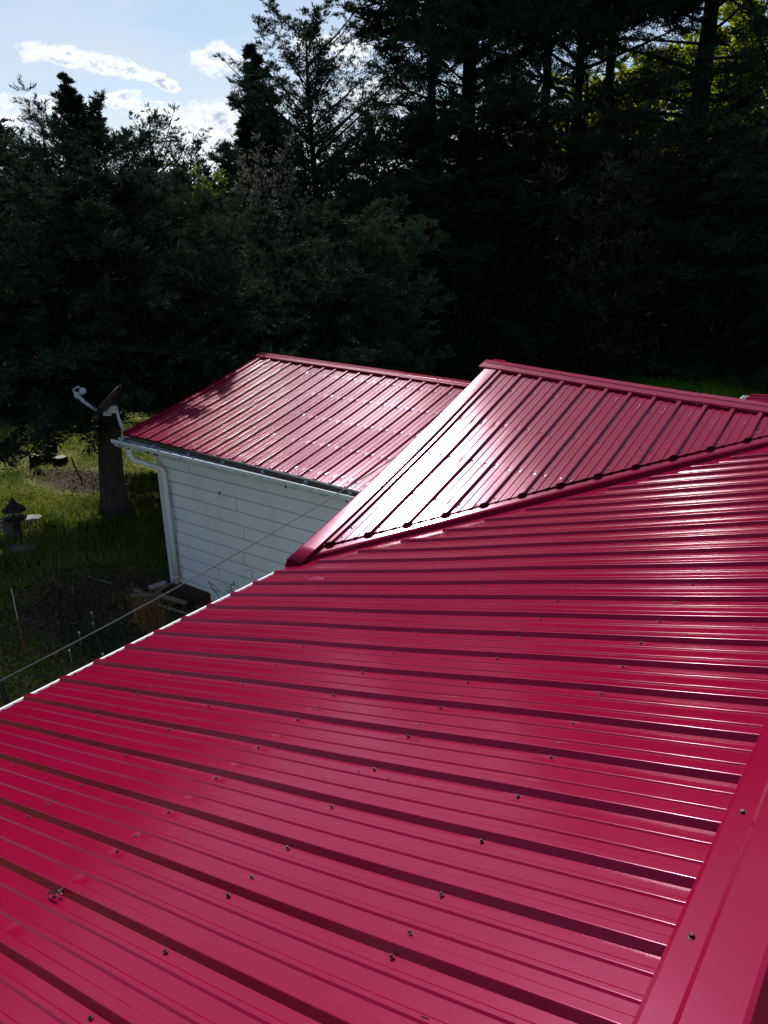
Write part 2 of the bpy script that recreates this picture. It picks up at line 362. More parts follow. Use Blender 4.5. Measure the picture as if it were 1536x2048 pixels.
# ------------------------------------------------------------------ ribbed roofing sheet
SP = .2286
def rib_profile(lap):
    L = [(-.043, 0), (-.0290, 0), (-.0166, .0190), (-.0160, .0199), (-.0152, .0208), (-.0141, .0214), (-.0128, .0216), (-.0112, .0216)]
    p = L+[(-a, b) for a, b in L[::-1]]
    if lap: p = p[:-2]+[(.0290, .0014), (.0318, .0014), (.0365, .0014), (.0366, 0), (.043, 0)]
    for c in (.0762, .1524):
        m = [(-.0133, 0), (-.0079, .0040), (-.0074, .00435), (-.0068, .0046), (-.0061, .0047), (-.0050, .0047)]
        p += [(c+a, b) for a, b in m]+[(c-a, b) for a, b in m[::-1]]
    return p
def sheet(name, O, U, D, k0, k1, s0, s1, purlins, parent, warp=None, lapmod=1, mtl='metal', phase=0.0):
    """local axes: x = along the eave, y = up the slope, z = off the deck"""
    O = Vector(O); U = Vector(U).normalized(); D = Vector(D).normalized(); Nn = U.cross(D)
    if Nn.z < 0: Nn = -Nn
    pr = []
    for k in range(k0, k1+1):
        for a, b in rib_profile((k % 4) == lapmod): pr.append((k*SP+phase+a, b, abs(abs(a)-.043) < .002, k))
    base = sorted(set([0, 1] + [x for x in np.linspace(0, 1, 9)]))
    V = []; Fc = []; rows = None
    smin = min(s0(u) for u, *_ in pr); smax = max(s1(u) for u, *_ in pr)
    g = set(np.arange(smin, smax, .25))
    for q in purlins: g |= {q-.07, q-.03, q, q+.03, q+.07}
    g = sorted(x for x in g if smin < x < smax)
    st = [smin]+g+[smax]; nr = len(st)
    for i, (u, b, dim, k) in enumerate(pr):
        a0, a1 = s0(u), s1(u)
        for s in st:
            ss = min(max(s, a0), a1); z = b
            if dim and s in purlins or (dim and any(abs(s-q) < 1e-6 for q in purlins)): z -= .0034
            if warp: z += warp(u, ss)
            V.append((u, ss, z))
    for i in range(len(pr)-1):
        for j in range(nr-1):
            a = i*nr+j
            q = (a, a+nr, a+nr+1, a+1)
            if V[q[0]][1] == V[q[3]][1] and V[q[1]][1] == V[q[2]][1]: continue
            Fc.append(q)
    me = bpy.data.meshes.new(name); me.from_pydata(V, [], Fc); me.update()
    Mx = Matrix(((U.x, D.x, Nn.x, O.x), (U.y, D.y, Nn.y, O.y), (U.z, D.z, Nn.z, O.z), (0, 0, 0, 1)))
    if Mx.to_3x3().determinant() < 0:      # keep a proper rotation, flip the faces' winding is harmless
        Mx = Matrix(((-U.x, D.x, Nn.x, O.x), (-U.y, D.y, Nn.y, O.y), (-U.z, D.z, Nn.z, O.z), (0, 0, 0, 1)))
        for v in me.vertices: v.co.x = -v.co.x
        flip = True
    else: flip = False
    if (not flip): me.flip_normals() if me.polygons[0].normal.z < 0 else None
    elif me.polygons[0].normal.z < 0: me.flip_normals()
    o = link_mesh(name, me, M[mtl], parent, Mx, True)
    wn = o.modifiers.new('creases', 'EDGE_SPLIT'); wn.split_angle = R(28)
    return o, (lambda u, s, z=0: O+U*u+D*s+Nn*z), Nn

def screw_mesh():
    mb = MB(); mb.lathe((0, 0, 0), [(.0078, 0), (.0078, .0016), (.0055, .0022)], 12)
    mb.lathe((0, 0, .002), [(.0052, 0), (.0052, .0045), (.0042, .0052)], 6)
    me = bpy.data.meshes.new('screw'); me.from_pydata(mb.v, [], mb.f); me.update(); me.materials.append(M['screw']); return me
SCREW = screw_mesh()
def put_screws(pts, nrm, parent, limit=100, scale=1.0):
    """nearest ones are parts of their own, the rest one mesh"""
    pts = sorted(pts, key=lambda p: (p-Vector((0, 0, CZ))).length)
    q = Vector(nrm).to_track_quat('Z', 'Y').to_matrix().to_4x4(); pi = W[parent.name].inverted()
    for p in pts[:limit]:
        o = bpy.data.objects.new('screw', SCREW); C.objects.link(o); o.parent = parent
        tilt = Matrix.Rotation(random.uniform(-.12, .12), 4, 'X') @ Matrix.Rotation(random.uniform(-.12, .12), 4, 'Y') @ Matrix.Rotation(random.uniform(0, 1), 4, 'Z')
        o.matrix_basis = pi @ Matrix.Translation(p) @ q @ tilt @ Matrix.Scale(scale, 4)
    rest = pts[limit:]
    if rest:
        mb = MB()
        for p in rest:
            m = Matrix.Translation(p) @ q @ Matrix.Scale(scale, 4)
            mb.add([m @ v.co for v in SCREW.vertices], [tuple(f.vertices) for f in SCREW.polygons])
        o = obj('screw', mb, M['screw'], parent, origin=W[parent.name].translation)
        o.matrix_basis = pi @ Matrix.Translation(W[parent.name].translation)
        o['kind'] = 'stuff'

def cap_frames(p0, p1, n, sag=0.0):
    p0 = Vector(p0); p1 = Vector(p1); a = (p1-p0).normalized(); side = a.cross(Vector((0, 0, 1))).normalized()
    out = []
    for i in range(n+1):
        t = i/n; p = p0.lerp(p1, t); p.z -= sag*4*t*(1-t)+(.0015*math.sin(i*2.7) if 0 < i < n else 0); out.append((p, side, Vector((0, 0, 1))))
    return out
def ridge_cap(name, p0, p1, parent, ta, tb, wa=.15, wb=.15, n=12):
    """side +: towards 'side' with slope tan ta below the crest, hem turned under at each edge"""
    pr = []
    for sgn, w, t in ((-1, wa, ta), (1, wb, tb)):
        half = [(0.0, 0.0), (.012, -.0012-t*.012*.6), (w*.55, -t*w*.55), (w*.57, -t*w*.57-.006), (w*.90, -t*w*.90-.006), (w, -t*w-.016), (w-.004, -t*w-.019)]
        half = [(sgn*a, b) for a, b in half]
        pr = half[::-1] if sgn < 0 else pr+half[1:]
    mb = MB(); mb.sweep(pr, cap_frames(p0, p1, n)); o = obj(name, mb, M['trim'], parent)
    for p in o.data.polygons: p.use_smooth = True
    e = o.modifiers.new('e', 'EDGE_SPLIT'); e.split_angle = R(14)
    s = o.modifiers.new('thick', 'SOLIDIFY'); s.thickness = .0012
    return o

# ================================================================== THE HOUSE
AL = R(15.3267); XE, ZE, YK = -3.9183, CZ-2.5132, 1.6105
Dm = Vector((math.cos(AL), 0, math.sin(AL))); Um = Vector((0, 1, 0)); Om = Vector((XE, YK, ZE))
MS = .289                                         # cross gable pitch
def zmid(x, y):                                   # cross gable deck, its outer corner lifted a little
    z = CZ-2.54+MS*(y-4.0)
    return z + .15*max(0, min(1, (-x-1.0)/2.9))**1.3*max(0, (y-4.3)/3.0)**1.7
house = thing('house', 'crimson metal roofed house filling the foreground, its cross gable meeting it in a long valley', 'house', (-.3, 2.5, 0))
def valley_s(u):                                  # where the main slope meets the cross gable
    y = YK+u
    zz = CZ-2.54+MS*(y-4.0)
    return (zz-ZE)/math.sin(AL)
main, at_main, Nmain = sheet('roof_panel', Om, Um, Dm, -16, 26, lambda u: max(-.012, valley_s(u)+.22) if u+YK > 3.2 else -.012, lambda u: 3.93,
                       [.2, .8, 1.405, 2.015, 2.61, 3.20], house, lapmod=2,
                       warp=lambda u, s: .0022*math.sin(s*1.7+u*.9)+.0016*math.sin(s*4.1+u*2.3)+.0012*math.sin(u*3.1-s*2.2))
scr = []
for k in range(-13, 27):
    for i, s in enumerate([.2, .8, 1.405, 2.015, 2.61, 3.20]):
        u = k*SP-.041
        if u+YK > 3.2 and valley_s(u)+.26 > s: continue
        scr.append(at_main(u+random.uniform(-.004, .004), s+random.uniform(-.012, .012), .0))
        if k % 4 == 2 : scr.append(at_main(k*SP+.045, s+random.uniform(-.012, .012), .0))
put_screws(scr, Nmain, main, 100, .85)
# deck under the main slope, rear slope
RX = XE+3.985*math.cos(AL); RZ = ZE+3.985*math.sin(AL)
mb = MB()
yA, yB = YK-16*SP, 9.2
nz = Vector((-math.sin(AL), 0, math.cos(AL)))
A = Vector((XE, 0, ZE))-nz*.035; B = Vector((RX, 0, RZ))-nz*.035
for (P, Q) in ((A, B),):
    mb.add([(P.x, yA, P.z), (Q.x, yA, Q.z), (Q.x, yB, Q.z), (P.x, 4.0, P.z), (P.x+.0, yA, P.z-.09), (Q.x, yA, Q.z-.09), (Q.x, yB, Q.z-.09), (P.x, 4.0, P.z-.09)],
           [(0, 1, 2, 3), (7, 6, 5, 4), (0, 4, 5, 1), (1, 5, 6, 2), (2, 6, 7, 3), (3, 7, 4, 0)])
obj('roof_deck', mb, M['deck'], house)
REAR = R(46)
Dr = Vector((-math.cos(REAR), 0, math.sin(REAR)))
rear, at_rear, Nrear = sheet('roof_panel', Vector((RX+3.6*math.cos(REAR), YK, RZ-3.6*math.sin(REAR)-.012)), Um, Dr, -16, 33, lambda u: .2, lambda u: 3.58, [.4, 1.0, 1.6, 2.2, 2.8, 3.35], house, lapmod=2)
# main ridge cap: low flange, small step, then the upper leaf
mb = MB(); ta = math.tan(AL); tb = math.tan(REAR)
h0 = .030
rx, rz = RX, RZ+.036
pr = [(-.184, -.184*ta-.034), (-.186, -.186*ta-.012), (-.176, -.176*ta-.008), (-.118, -.118*ta-.009), (-.107, -.107*ta+.002), (-.006, -.006*ta), (.006, -.002), (.10, -.10*tb), (.106, -.106*tb-.008), (.17, -.17*tb-.008), (.18, -.18*tb-.03)]
def seg(y0, y1, lift):
    m = MB(); m.sweep(pr, [((rx, y, rz+lift), (1, 0, 0), (0, 0, 1)) for y in np.linspace(y0, y1, 8)]); return m
for i, (y0, y1, lf) in enumerate(((yA, 1.02, 0), (.98, 4.03, .0035), (3.99, 9.2, 0))):
    o = obj('ridge_cap', seg(y0, y1, lf), M['trim'], house); o.modifiers.new('t', 'SOLIDIFY').thickness = .0012
    b = o.modifiers.new('b', 'BEVEL'); b.width = .0022; b.segments = 3; b.limit_method = 'ANGLE'; b.angle_limit = R(12)
rc = [Vector((rx-.145, YK+SP*k, rz-.145*ta-.007)) for k in (-7.1, -5, -2.95, -.9, 1.14, 3.2, 5.2, 7.3, 9.4, 11.4)]
put_screws(rc, Nmain, house, 100, 1.25)
# cross gable: main panel slope towards the camera
Dg = Vector((0, 1, MS)).normalized(); Ug = Vector((1, 0, 0)); YR = 7.33
XR = -3.965
Og = Vector((XR, 4.0, CZ-2.54)); cg = math.sqrt(1+MS*MS)
GP = .012 - .0
def vly(u):                                       # lower end of the cross gable panels, along the valley
    x = XR+u
    s = (x-XE)/math.cos(AL); z = ZE+s*math.sin(AL)
    y = 4.0+(z-(CZ-2.54))/MS
    return (y-4.0)*cg
def warp_g(u, s):
    x = XR+u; y = 4.0+s/cg; return (zmid(x, y)-(CZ-2.54+MS*(y-4.0)))/cg + .045 + .002*math.sin(s*2.1+u*2)+.0015*math.sin(s*5+u*3.3)
gp = [.62, 1.22, 1.83, 2.44, 3.05]
# ribs measured at the valley: x = -3.743 + .2286 k + small
gab, at_gab, Ngab = sheet('roof_panel', Og, Ug, Dg, 0, 18, lambda u: max(.10, vly(u)+.13), lambda u: (YR-4.0)*cg-.02, gp, house, warp=warp_g, lapmod=0, phase=.20)
scr = []
for k in range(0, 18):
    for s in gp:
        u = k*SP+.20+.041
        if vly(u)+.18 > s: continue
        scr.append(at_gab(u, s+random.uniform(-.012, .012), warp_g(u, s)))
        if k % 4 == 0: scr.append(at_gab(u-.082, s, warp_g(u-.08, s)))
    u = k*SP+.20+.041; s = vly(u)+.20
    if .2 < s < 3.0: scr.append(at_gab(u, s, warp_g(u, s)))
put_screws(scr, Ngab, gab, 90)
# cross gable deck and rear slope
mb = MB()
def gd(x, y, dz): return (x, y, zmid(x, y)+dz)
n = 10
for j in range(n):
    ya = 4.0+(YR-4.0)*j/n; yb = 4.0+(YR-4.0)*(j+1)/n
    def xv(y): return min(XE+ (CZ-2.54+MS*(y-4)-ZE)/math.tan(AL), 0)
    mb.add([gd(XR+.02, ya, 0.0), gd(max(XR+.03, xv(ya)-.04), ya, 0.0), gd(max(XR+.03, xv(yb)-.04), yb, 0.0), gd(XR+.02, yb, 0.0),
            gd(XR+.02, ya, -.08), gd(max(XR+.03, xv(ya)-.04), ya, -.08), gd(max(XR+.03, xv(yb)-.04), yb, -.08), gd(XR+.02, yb, -.08)],
           [(0, 1, 2, 3), (7, 6, 5, 4), (0, 4, 5, 1), (3, 2, 6, 7), (0, 3, 7, 4), (1, 5, 6, 2)])
obj('roof_deck', mb, M['deck'], house)
zr0, zr1 = zmid(XR, YR)+.045, zmid(-.4, YR)+.045
Dgr = Vector((0, -1, MS)).normalized()
sheet('roof_panel', Vector((XR, YR+3.4, (zr0+zr1)/2-3.4*MS-.04)), Ug, Dgr, 0, 20, lambda u: 0, lambda u: 3.4*cg-.02, [.6, 1.2], house, lapmod=0, phase=.2,
      warp=lambda u, s: (zr0-zr1)/2*(1-u/1.8)*s/3.5)
# ridge cap of the cross gable (one joint)
def gcap(x0, x1, lift):
    fr = []
    for x in np.linspace(x0, x1, 10):
        fr.append(((x, YR, zmid(x, YR)+.045+.026+lift), (0, 1, 0), (0, 0, 1)))
    t = MS; m = MB()
    pr = [(-.165, -.165*t-.022), (-.167, -.167*t-.004), (-.158, -.158*t+.001), (-.085, -.085*t+.001), (-.080, -.080*t+.006), (-.07, -.07*t+.003), (-.008, -.008*t), (.008, -.008*t), (.09, -.09*t), (.10, -.1*t-.004), (.16, -.16*t-.004), (.165, -.165*t-.02)]
    m.sweep(pr, fr); o = obj('ridge_cap', m, M['trim'], house); o.modifiers.new('t', 'SOLIDIFY').thickness = .0012
    b = o.modifiers.new('b', 'BEVEL'); b.width = .002; b.segments = 3; b.limit_method = 'ANGLE'; b.angle_limit = R(12)
gcap(XR-.06, -1.75, 0); gcap(-1.80, -.25, .004)
# rake trim on the open end of the cross gable
mb = MB(); fr = []
for i in range(19):
    y = 4.06+(YR-4.03)*i/18; s = (y-4)*cg
    slope = Vector((0, 1, (zmid(XR, y+.01)-zmid(XR, y-.01))/.02)).normalized(); nn = Ug.cross(slope)
    if nn.z < 0: nn = -nn
    fr.append((Vector((XR, y, zmid(XR, y)+.045)), Ug, nn))
mb.sweep([(.152, .004), (.153, .017), (.150, .0195), (.148, .0203), (.147, .0204), (.022, .0208), (.020, .0208), (.013, .0196), (.006, .016), (.001, .010), (-.002, .002), (-.003, -.008), (-.004, -.012), (-.004, -.085), (-.0, -.09), (.012, -.09)], fr)
o = obj('rake_trim', mb, M['trim'], house, smooth=True); o.modifiers.new('creases', 'EDGE_SPLIT').split_angle = R(34); o.modifiers.new('t', 'SOLIDIFY').thickness = .0014
# valley flashing: a raised leaf on the gable side, a little drop, a flat leaf on the main side
mb = MB(); fr = []
vdir = None
for i in range(31):
    t = i/30; x = XE-.055+(4.0)*t*.93
    s = (x-XE)/math.cos(AL); z = ZE+s*math.sin(AL); y = 4.0+(z-(CZ-2.54))/MS
    fr.append(Vector((x, y, z)))
vd = (fr[-1]-fr[0]).normalized()
sideG = (Vector((0, 1, MS)) - vd*Vector((0, 1, MS)).dot(vd)).normalized()      # up the gable slope, square to the valley
sideM = (Vector((math.cos(AL), 0, math.sin(AL))) - vd*Dm.dot(vd)).normalized()
v = []; f = []
prof = [('G', .22, .034), ('G', .05, .036), ('G', .022, .036), ('G', .004, .030), ('G', -.002, .008), ('G', -.006, .003), ('M', .045, .0035), ('M', .20, .0038), ('M', .203, -.002)]
def ZL(p, i, a, b):
    return p
for p in fr:
    lift = (zmid(p.x, p.y+.1)-(CZ-2.54+MS*(p.y+.1-4.0)))
    for kind_, a, b in prof:
        if kind_ == 'G': q = p + sideG*a + Vector((0, 0, b+(lift if a > 0 else 0)))
        else: q = p + sideM*a + Vector((0, 0, b))
        q.x = max(q.x, XR-.005) if kind_ == 'G' else q.x
        v.append(tuple(q))
mb.v = v; k = len(prof)
for i in range(30):
    for j in range(k-1): mb.f.append((i*k+j, i*k+j+1, (i+1)*k+j+1, (i+1)*k+j))
o = obj('valley_flashing', mb, M['trim'], house); o.modifiers.new('t', 'SOLIDIFY').thickness = .0012
b = o.modifiers.new('b', 'BEVEL'); b.width = .002; b.segments = 2; b.limit_method = 'ANGLE'; b.angle_limit = R(12)
# eave gutter with its bright lip, walls
def gutter_mesh(x0, y0, x1, y1, z0, z1, out, w=.115, hgt=.10, n=16):
    """open K-profile trough along a line, out = unit vector away from the house"""
    out = Vector(out); m = MB(); fr = []
    for i in range(n+1):
        t = i/n; fr.append((Vector((x0+(x1-x0)*t, y0+(y1-y0)*t, z0+(z1-z0)*t)), out, Vector((0, 0, 1))))
    m.sweep([(0, .0), (0, -hgt), (w*.62, -hgt), (w*.66, -hgt*.82), (w*.78, -hgt*.62), (w*.95, -hgt*.48), (w, -hgt*.34), (w, -.012), (w-.004, -.004), (w-.016, -.004), (w-.018, -.012)], fr)
    return m
o = obj('gutter', gutter_mesh(XE+.0, -2.2, XE+.0, 3.98, ZE-.034, ZE-.034, (-1, 0, 0), .104), M['brightwhite'], house); o.modifiers.new('t', 'SOLIDIFY').thickness = .002
mb = MB(); mb.box((XE+.07, .9, ZE-.12), (.025, 6.3, .15)); obj('fascia', mb, M['white'], house)
def siding(mb, p0, p1, z0, z1, nrm, course=.19, step=.012, top=None):
    """lapped boards on a wall from p0 to p1; top(t) caps the height"""
    p0 = Vector(p0); p1 = Vector(p1); nrm = Vector(nrm); z = z0; 
    L = (p1-p0).length
    while z < z1-.001:
        zt = min(z+course, z1)
        m = MB()
        a, b = p0+nrm*step, p1+nrm*step; c, d = p1+nrm*.002, p0+nrm*.002
        mb.add([(a.x, a.y, z), (b.x, b.y, z), (c.x, c.y, zt), (d.x, d.y, zt), (d.x, d.y, z), (c.x, c.y, z)], [(0, 1, 2, 3), (4, 5, 1, 0)])
        z = zt
wb = MB(); wb.box((-1.75, 2.6, 1.2), (3.4, 9.6, 2.35)); obj('wall', wb, M['siding'], house)
wb = MB(); siding(wb, (-3.5, -2.2, 0), (-3.5, 7.4, 0), .2, 2.42, (-1, 0, 0)); obj('wall_siding', wb, M['siding'], house)
wb = MB()
xg = XR+.16
poly = [(xg, 3.9, 2.2), (xg, 10.6, 2.2), (xg, 10.6, 2.62), (xg, YR, zmid(xg, YR)-.06), (xg, 4.05, zmid(xg, 4.05)-.06)]
wb.add(poly+[(x+.5, y, z) for x, y, z in poly], [(0, 1, 2, 3, 4), (9, 8, 7, 6, 5), (0, 4, 9, 5), (4, 3, 8, 9), (3, 2, 7, 8), (2, 1, 6, 7), (1, 0, 5, 6)])
obj('gable_wall', wb, M['siding'], house)
wb = MB(); wb.box((-2.0, 8.4, 1.1), (3.7, 4.2, 2.2)); obj('wall', wb, M['siding'], house)

# ================================================================== THE OUTBUILDING beyond
YE, YW, XL, XRr = 6.325, 6.70, -9.14, -4.30
YRF = 9.12
ob = thing('outbuilding', 'low white sided outbuilding with crimson ribbed roof and long weathered gutter', 'building', (-6.7, 9.0, 0))
zeL, zeR = CZ-2.649, CZ-2.745
zrL, zrR = CZ-1.948, CZ-2.050
def zf(x, y):
    t = (x-XL)/(XRr-XL); f_ = (y-YE)/(YRF-YE)
    return (zeL+(zeR-zeL)*t)*(1-f_)+(zrL+(zrR-zrL)*t)*f_ - .03*math.sin(math.pi*min(max(f_, 0), 1))
sf_ = (zrL-zeL)/(YRF-YE); cf = math.sqrt(1+sf_*sf_)
Df = Vector((0, 1, sf_)).normalized()
Of = Vector((XL, YE, zeL))
warp_f = lambda u, s: (zf(XL+u, YE+s/cf)-(zeL+sf_*s/cf))/cf + .002*math.sin(s*3+u*2.1)+.0015*math.sin(u*4.2-s*2.0)
fp = [.12, .72, 1.33, 1.94, 2.5]
far_, at_far, Nfar = sheet('roof_panel', Of, Ug, Df, 0, 20, lambda u: -.03, lambda u: (YRF-YE)*cf-.01, fp, ob, warp=warp_f, lapmod=1, phase=.06)
scr = []
for k in range(0, 21):
    for s in fp:
        u = k*SP+.06+.041; scr.append(at_far(u, s+random.uniform(-.01, .01), warp_f(u, s)))
        if k % 4 == 1: scr.append(at_far(u-.082, s, warp_f(u-.08, s)))
put_screws(scr, Nfar, far_, 100)
Dfr = Vector((0, -1, sf_)).normalized()
sheet('roof_panel', Vector((XL, YRF+2.7, zrL-2.7*sf_-.02)), Ug, Dfr, 0, 20, lambda u: 0, lambda u: 2.7*cf-.01, [.7, 1.3, 2.], ob, lapmod=1, phase=.06,
      warp=lambda u, s: -.08*u/4.8*s/2.8)
mb = MB()
for yy0, yy1, sg in ((YE+.02, YRF, 1), (YRF, 2*YRF-YE-.02, -1)):
    g = lambda x, y: zf(x, y) if sg > 0 else zf(x, 2*YRF-y)
    mb.add([(XL+.03, yy0, g(XL, yy0)-.055), (XRr, yy0, g(XRr, yy0)-.055), (XRr, yy1, g(XRr, yy1)-.055), (XL+.03, yy1, g(XL, yy1)-.055),
            (XL+.03, yy0, g(XL, yy0)-.11), (XRr, yy0, g(XRr, yy0)-.11), (XRr, yy1, g(XRr, yy1)-.11), (XL+.03, yy1, g(XL, yy1)-.11)],
           [(0, 1, 2, 3), (7, 6, 5, 4), (0, 4, 5, 1), (3, 2, 6, 7), (0, 3, 7, 4), (1, 5, 6, 2)])
obj('roof_deck', mb, M['deck'], ob)
for x0, x1, lf in ((XL-.05, -6.3, .005), (-6.34, XRr, .001)):
    m = MB(); t = sf_
    fr = [((x, YRF, zf(x, YRF)+.030+lf), (0, 1, 0), (0, 0, 1)) for x in np.linspace(x0, x1, 9)]
    m.sweep([(-.155, -.155*t-.02), (-.157, -.157*t-.004), (-.148, -.148*t), (-.075, -.075*t), (-.07, -.07*t+.005), (-.008, -.002), (.008, -.002), (.08, -.08*t), (.15, -.15*t), (.155, -.155*t-.02)], fr)
    o = obj('ridge_cap', m, M['trim'], ob); o.modifiers.new('t', 'SOLIDIFY').thickness = .0012
    b = o.modifiers.new('b', 'BEVEL'); b.width = .002; b.segments = 3; b.limit_method = 'ANGLE'; b.angle_limit = R(10)
for sg in (1, -1):
    mb = MB(); fr = []
    for i in range(12):
        f_ = i/11; y = YE-.03+(YRF-YE+.03)*f_; z = zf(XL, max(y, YE)); yy = y if sg > 0 else 2*YRF-y
        nn = Vector((0, -sf_*sg, 1)).normalized(); fr.append((Vector((XL, yy, z)), Ug, nn))
    mb.sweep([(.085, .002), (.086, .021), (.06, .0235), (.01, .0235), (-.004, .012), (-.006, -.11), (.01, -.115)], fr)
    o = obj('rake_trim', mb, M['trim'], ob); o.modifiers.new('t', 'SOLIDIFY').thickness = .0014
# walls
XWL = -8.93
mb = MB(); mb.box(((XWL+XRr-.1)/2, (YW+2*YRF-YW)/2, 1.18), (XRr-.1-XWL, 2*YRF-2*YW-.01, 2.28))
pts = [(XWL, YW+.02, 2.2), (XWL, 2*YRF-YW-.02, 2.2), (XWL, 2*YRF-YW-.02, 2.5), (XWL, YRF, zrL-.10), (XWL, YW+.02, 2.5)]
mb.add(pts+[(x+.2, y, z) for x, y, z in pts], [(0, 1, 2, 3, 4), (9, 8, 7, 6, 5), (0, 4, 9, 5), (4, 3, 8, 9), (3, 2, 7, 8), (2, 1, 6, 7), (1, 0, 5, 6)])
obj('wall', mb, M['siding'], ob)
mb = MB()
siding(mb, (XWL+.04, YW, 0), (XRr-.1, YW, 0), .08, 2.18, (0, -1, 0), .193, .013)
# butt joints of the boards
zc = .08; jx = {1: [-6.6], 2: [-7.9], 3: [-6.2], 4: [-7.35], 6: [-7.3], 7: [-5.6], 8: [-7.4], 10: [-8.3]}
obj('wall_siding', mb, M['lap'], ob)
for i in range(11):
    for x in jx.get(i, []):
        mj = MB(); mj.box((x, YW-.010, zc+i*.193+.0965), (.009, .008, .186), Matrix.Rotation(-math.atan(.011/.193), 3, 'X')); obj('joint_cover', mj, M['joint'], ob)
mb = MB(); mb.box(((XWL+XRr-.1)/2+.02, YW-.012, 2.30), (XRr-.1-XWL-.06, .022, .24)); obj('frieze_board', mb, M['siding'], ob)
mb = MB(); mb.box((XWL-.012, YW-.006, 1.24), (.10, .052, 2.3)); mb.box((XWL-.050, YW+.06, 1.24), (.03, .10, 2.3)); obj('corner_board', mb, M['white'], ob, bevel=.003)
mb = MB(); mb.box((-6.6, YW+.25, .04), (4.5, .5, .10)); obj('foundation', mb, M['concrete'], ob)
mb = MB(); mb.box(((XL+XRr)/2, YE+.045, (zeL+zeR)/2-.085), (XRr-XL, .02, .13)); mb.box(((XL+XRr)/2, (YE+YW)/2+.04, 2.40), (XRr-XL-.1, YW-YE+.02, .012)); obj('fascia', mb, M['gutter'], ob)
# gutter
gz0, gz1 = CZ-2.755, CZ-2.785
gx0, gx1 = -9.36, XRr
gm = gutter_mesh(gx0, YE+.03, gx1, YE+.03, gz0, gz1, (0, -1, 0), .125, .105)
gut = obj('gutter', gm, M['gutter'], ob); gut.modifiers.new('t', 'SOLIDIFY').thickness = .003
for x in (-9.2, -8.55, -7.85, -7.2, -6.5, -5.8, -5.15):
    z = gz0+(gz1-gz0)*(x-gx0)/(gx1-gx0)
    m = MB(); m.bar((x, YE+.03, z-.004), (x+.02, YE-.09, z-.012), .022, .004); m.bar((x, YE+.026, z-.045), (x+.01, YE-.085, z-.02), .01, .008)
    m.box((x, YE+.016, z-.005), (.045, .02, .05)); obj('gutter_hanger', m, M['galv'], gut)
mb = MB(); r_ = random.Random(5)
for i in range(260):
    x = r_.choice([r_.gauss(-8.5, .12), r_.uniform(-8.7, -4.6), r_.gauss(-5.6, .25), r_.gauss(-9.1, .1)]); x = min(max(x, gx0+.1), gx1-.1)
    z = gz0+(gz1-gz0)*(x-gx0)/(gx1-gx0)-.09
    mb.box((x, YE-.015+r_.uniform(-.035, .035), z+r_.uniform(0, .03)), (r_.uniform(.02, .09), r_.uniform(.01, .03), r_.uniform(.006, .02)), Matrix.Rotation(r_.uniform(0, 3), 3, 'Z'))
obj('leaf_debris', mb, M['soil'], gut)
# downspout
dx = -8.80
P = [(-9.05, YE-.03, gz0-.09), (-9.05, YE-.03, gz0-.20), (-9.03, YE+.0, gz0-.27), (-8.97, YE+.09, gz0-.32), (dx-.05, YW-.13, gz0-.41), (dx-.01, YW-.075, gz0-.45), (dx, YW-.065, gz0-.55), (dx, YW-.065, gz0-1.2), (dx, YW-.065, .12)]
mb = MB(); mb.tube(P, [.040]*9, 14); ds = obj('downspout', mb, M['white'], ob, smooth=True)
for z in (1.92, 1.78, .30):
    m = MB(); m.lathe((dx, YW-.065, z), [(.043, 0), (.043, .025)], 16); m.box((dx+.06, YW-.02, z+.012), (.06, .012, .025)); obj('strap', m, M['white'], ds)
mb = MB(); mb.tube([(dx+.055, YW-.02, 1.75), (dx+.075, YW-.03, 1.45), (dx+.10, YW-.03, 1.2), (dx+.07, YW-.03, 1.0), (dx+.055, YW-.03, .7), (dx+.06, YW-.03, .3)], .004, 5)
obj('thin_wire', mb, M['cable'], ob)
mb = MB(); q = on_y(440, 985, YW-.03); mb.lathe(q, [(.012, 0), (.012, .02)], 8, (0, -1, 0)); mb.tube([q, q+Vector((.01, -.03, -.03)), q+Vector((0, -.03, -.06))], .005, 5); obj('wall_hook', mb, M['black'], ob)

# ================================================================== neighbouring low roof at the right edge
nb = thing('outbuilding', 'dark maroon roofed shed with white gutter end, barely showing at the right edge', 'building', (-.6, 12.4, 0))
c0 = on_y(1487, 791, 13.2); sx, sz = c0.x, c0.z
sheet('roof_panel', Vector((sx+.10, 11.3, sz+.01)), Vector((0, 1, 0)), Vector((1, 0, .07)), 0, 8, lambda u: 0, lambda u: 3.0, [.4, 1.2, 2.0], nb, phase=.03)
mb = MB(); mb.box((sx+1.7, 12.25, sz/2-.10), (2.9, 1.8, sz-.14)); obj('wall', mb, M['siding'], nb)
o = obj('gutter', gutter_mesh(sx+.10, 11.25, sx+.10, 13.2, sz-.02, sz-.0, (-1, 0, 0), .11, .09), M['brightwhite'], nb); o.modifiers.new('t', 'SOLIDIFY').thickness = .003
mb = MB(); mb.box((sx+.045, 13.205, sz-.045), (.11, .006, .09)); obj('gutter_end_cap', mb, M['brightwhite'], nb)

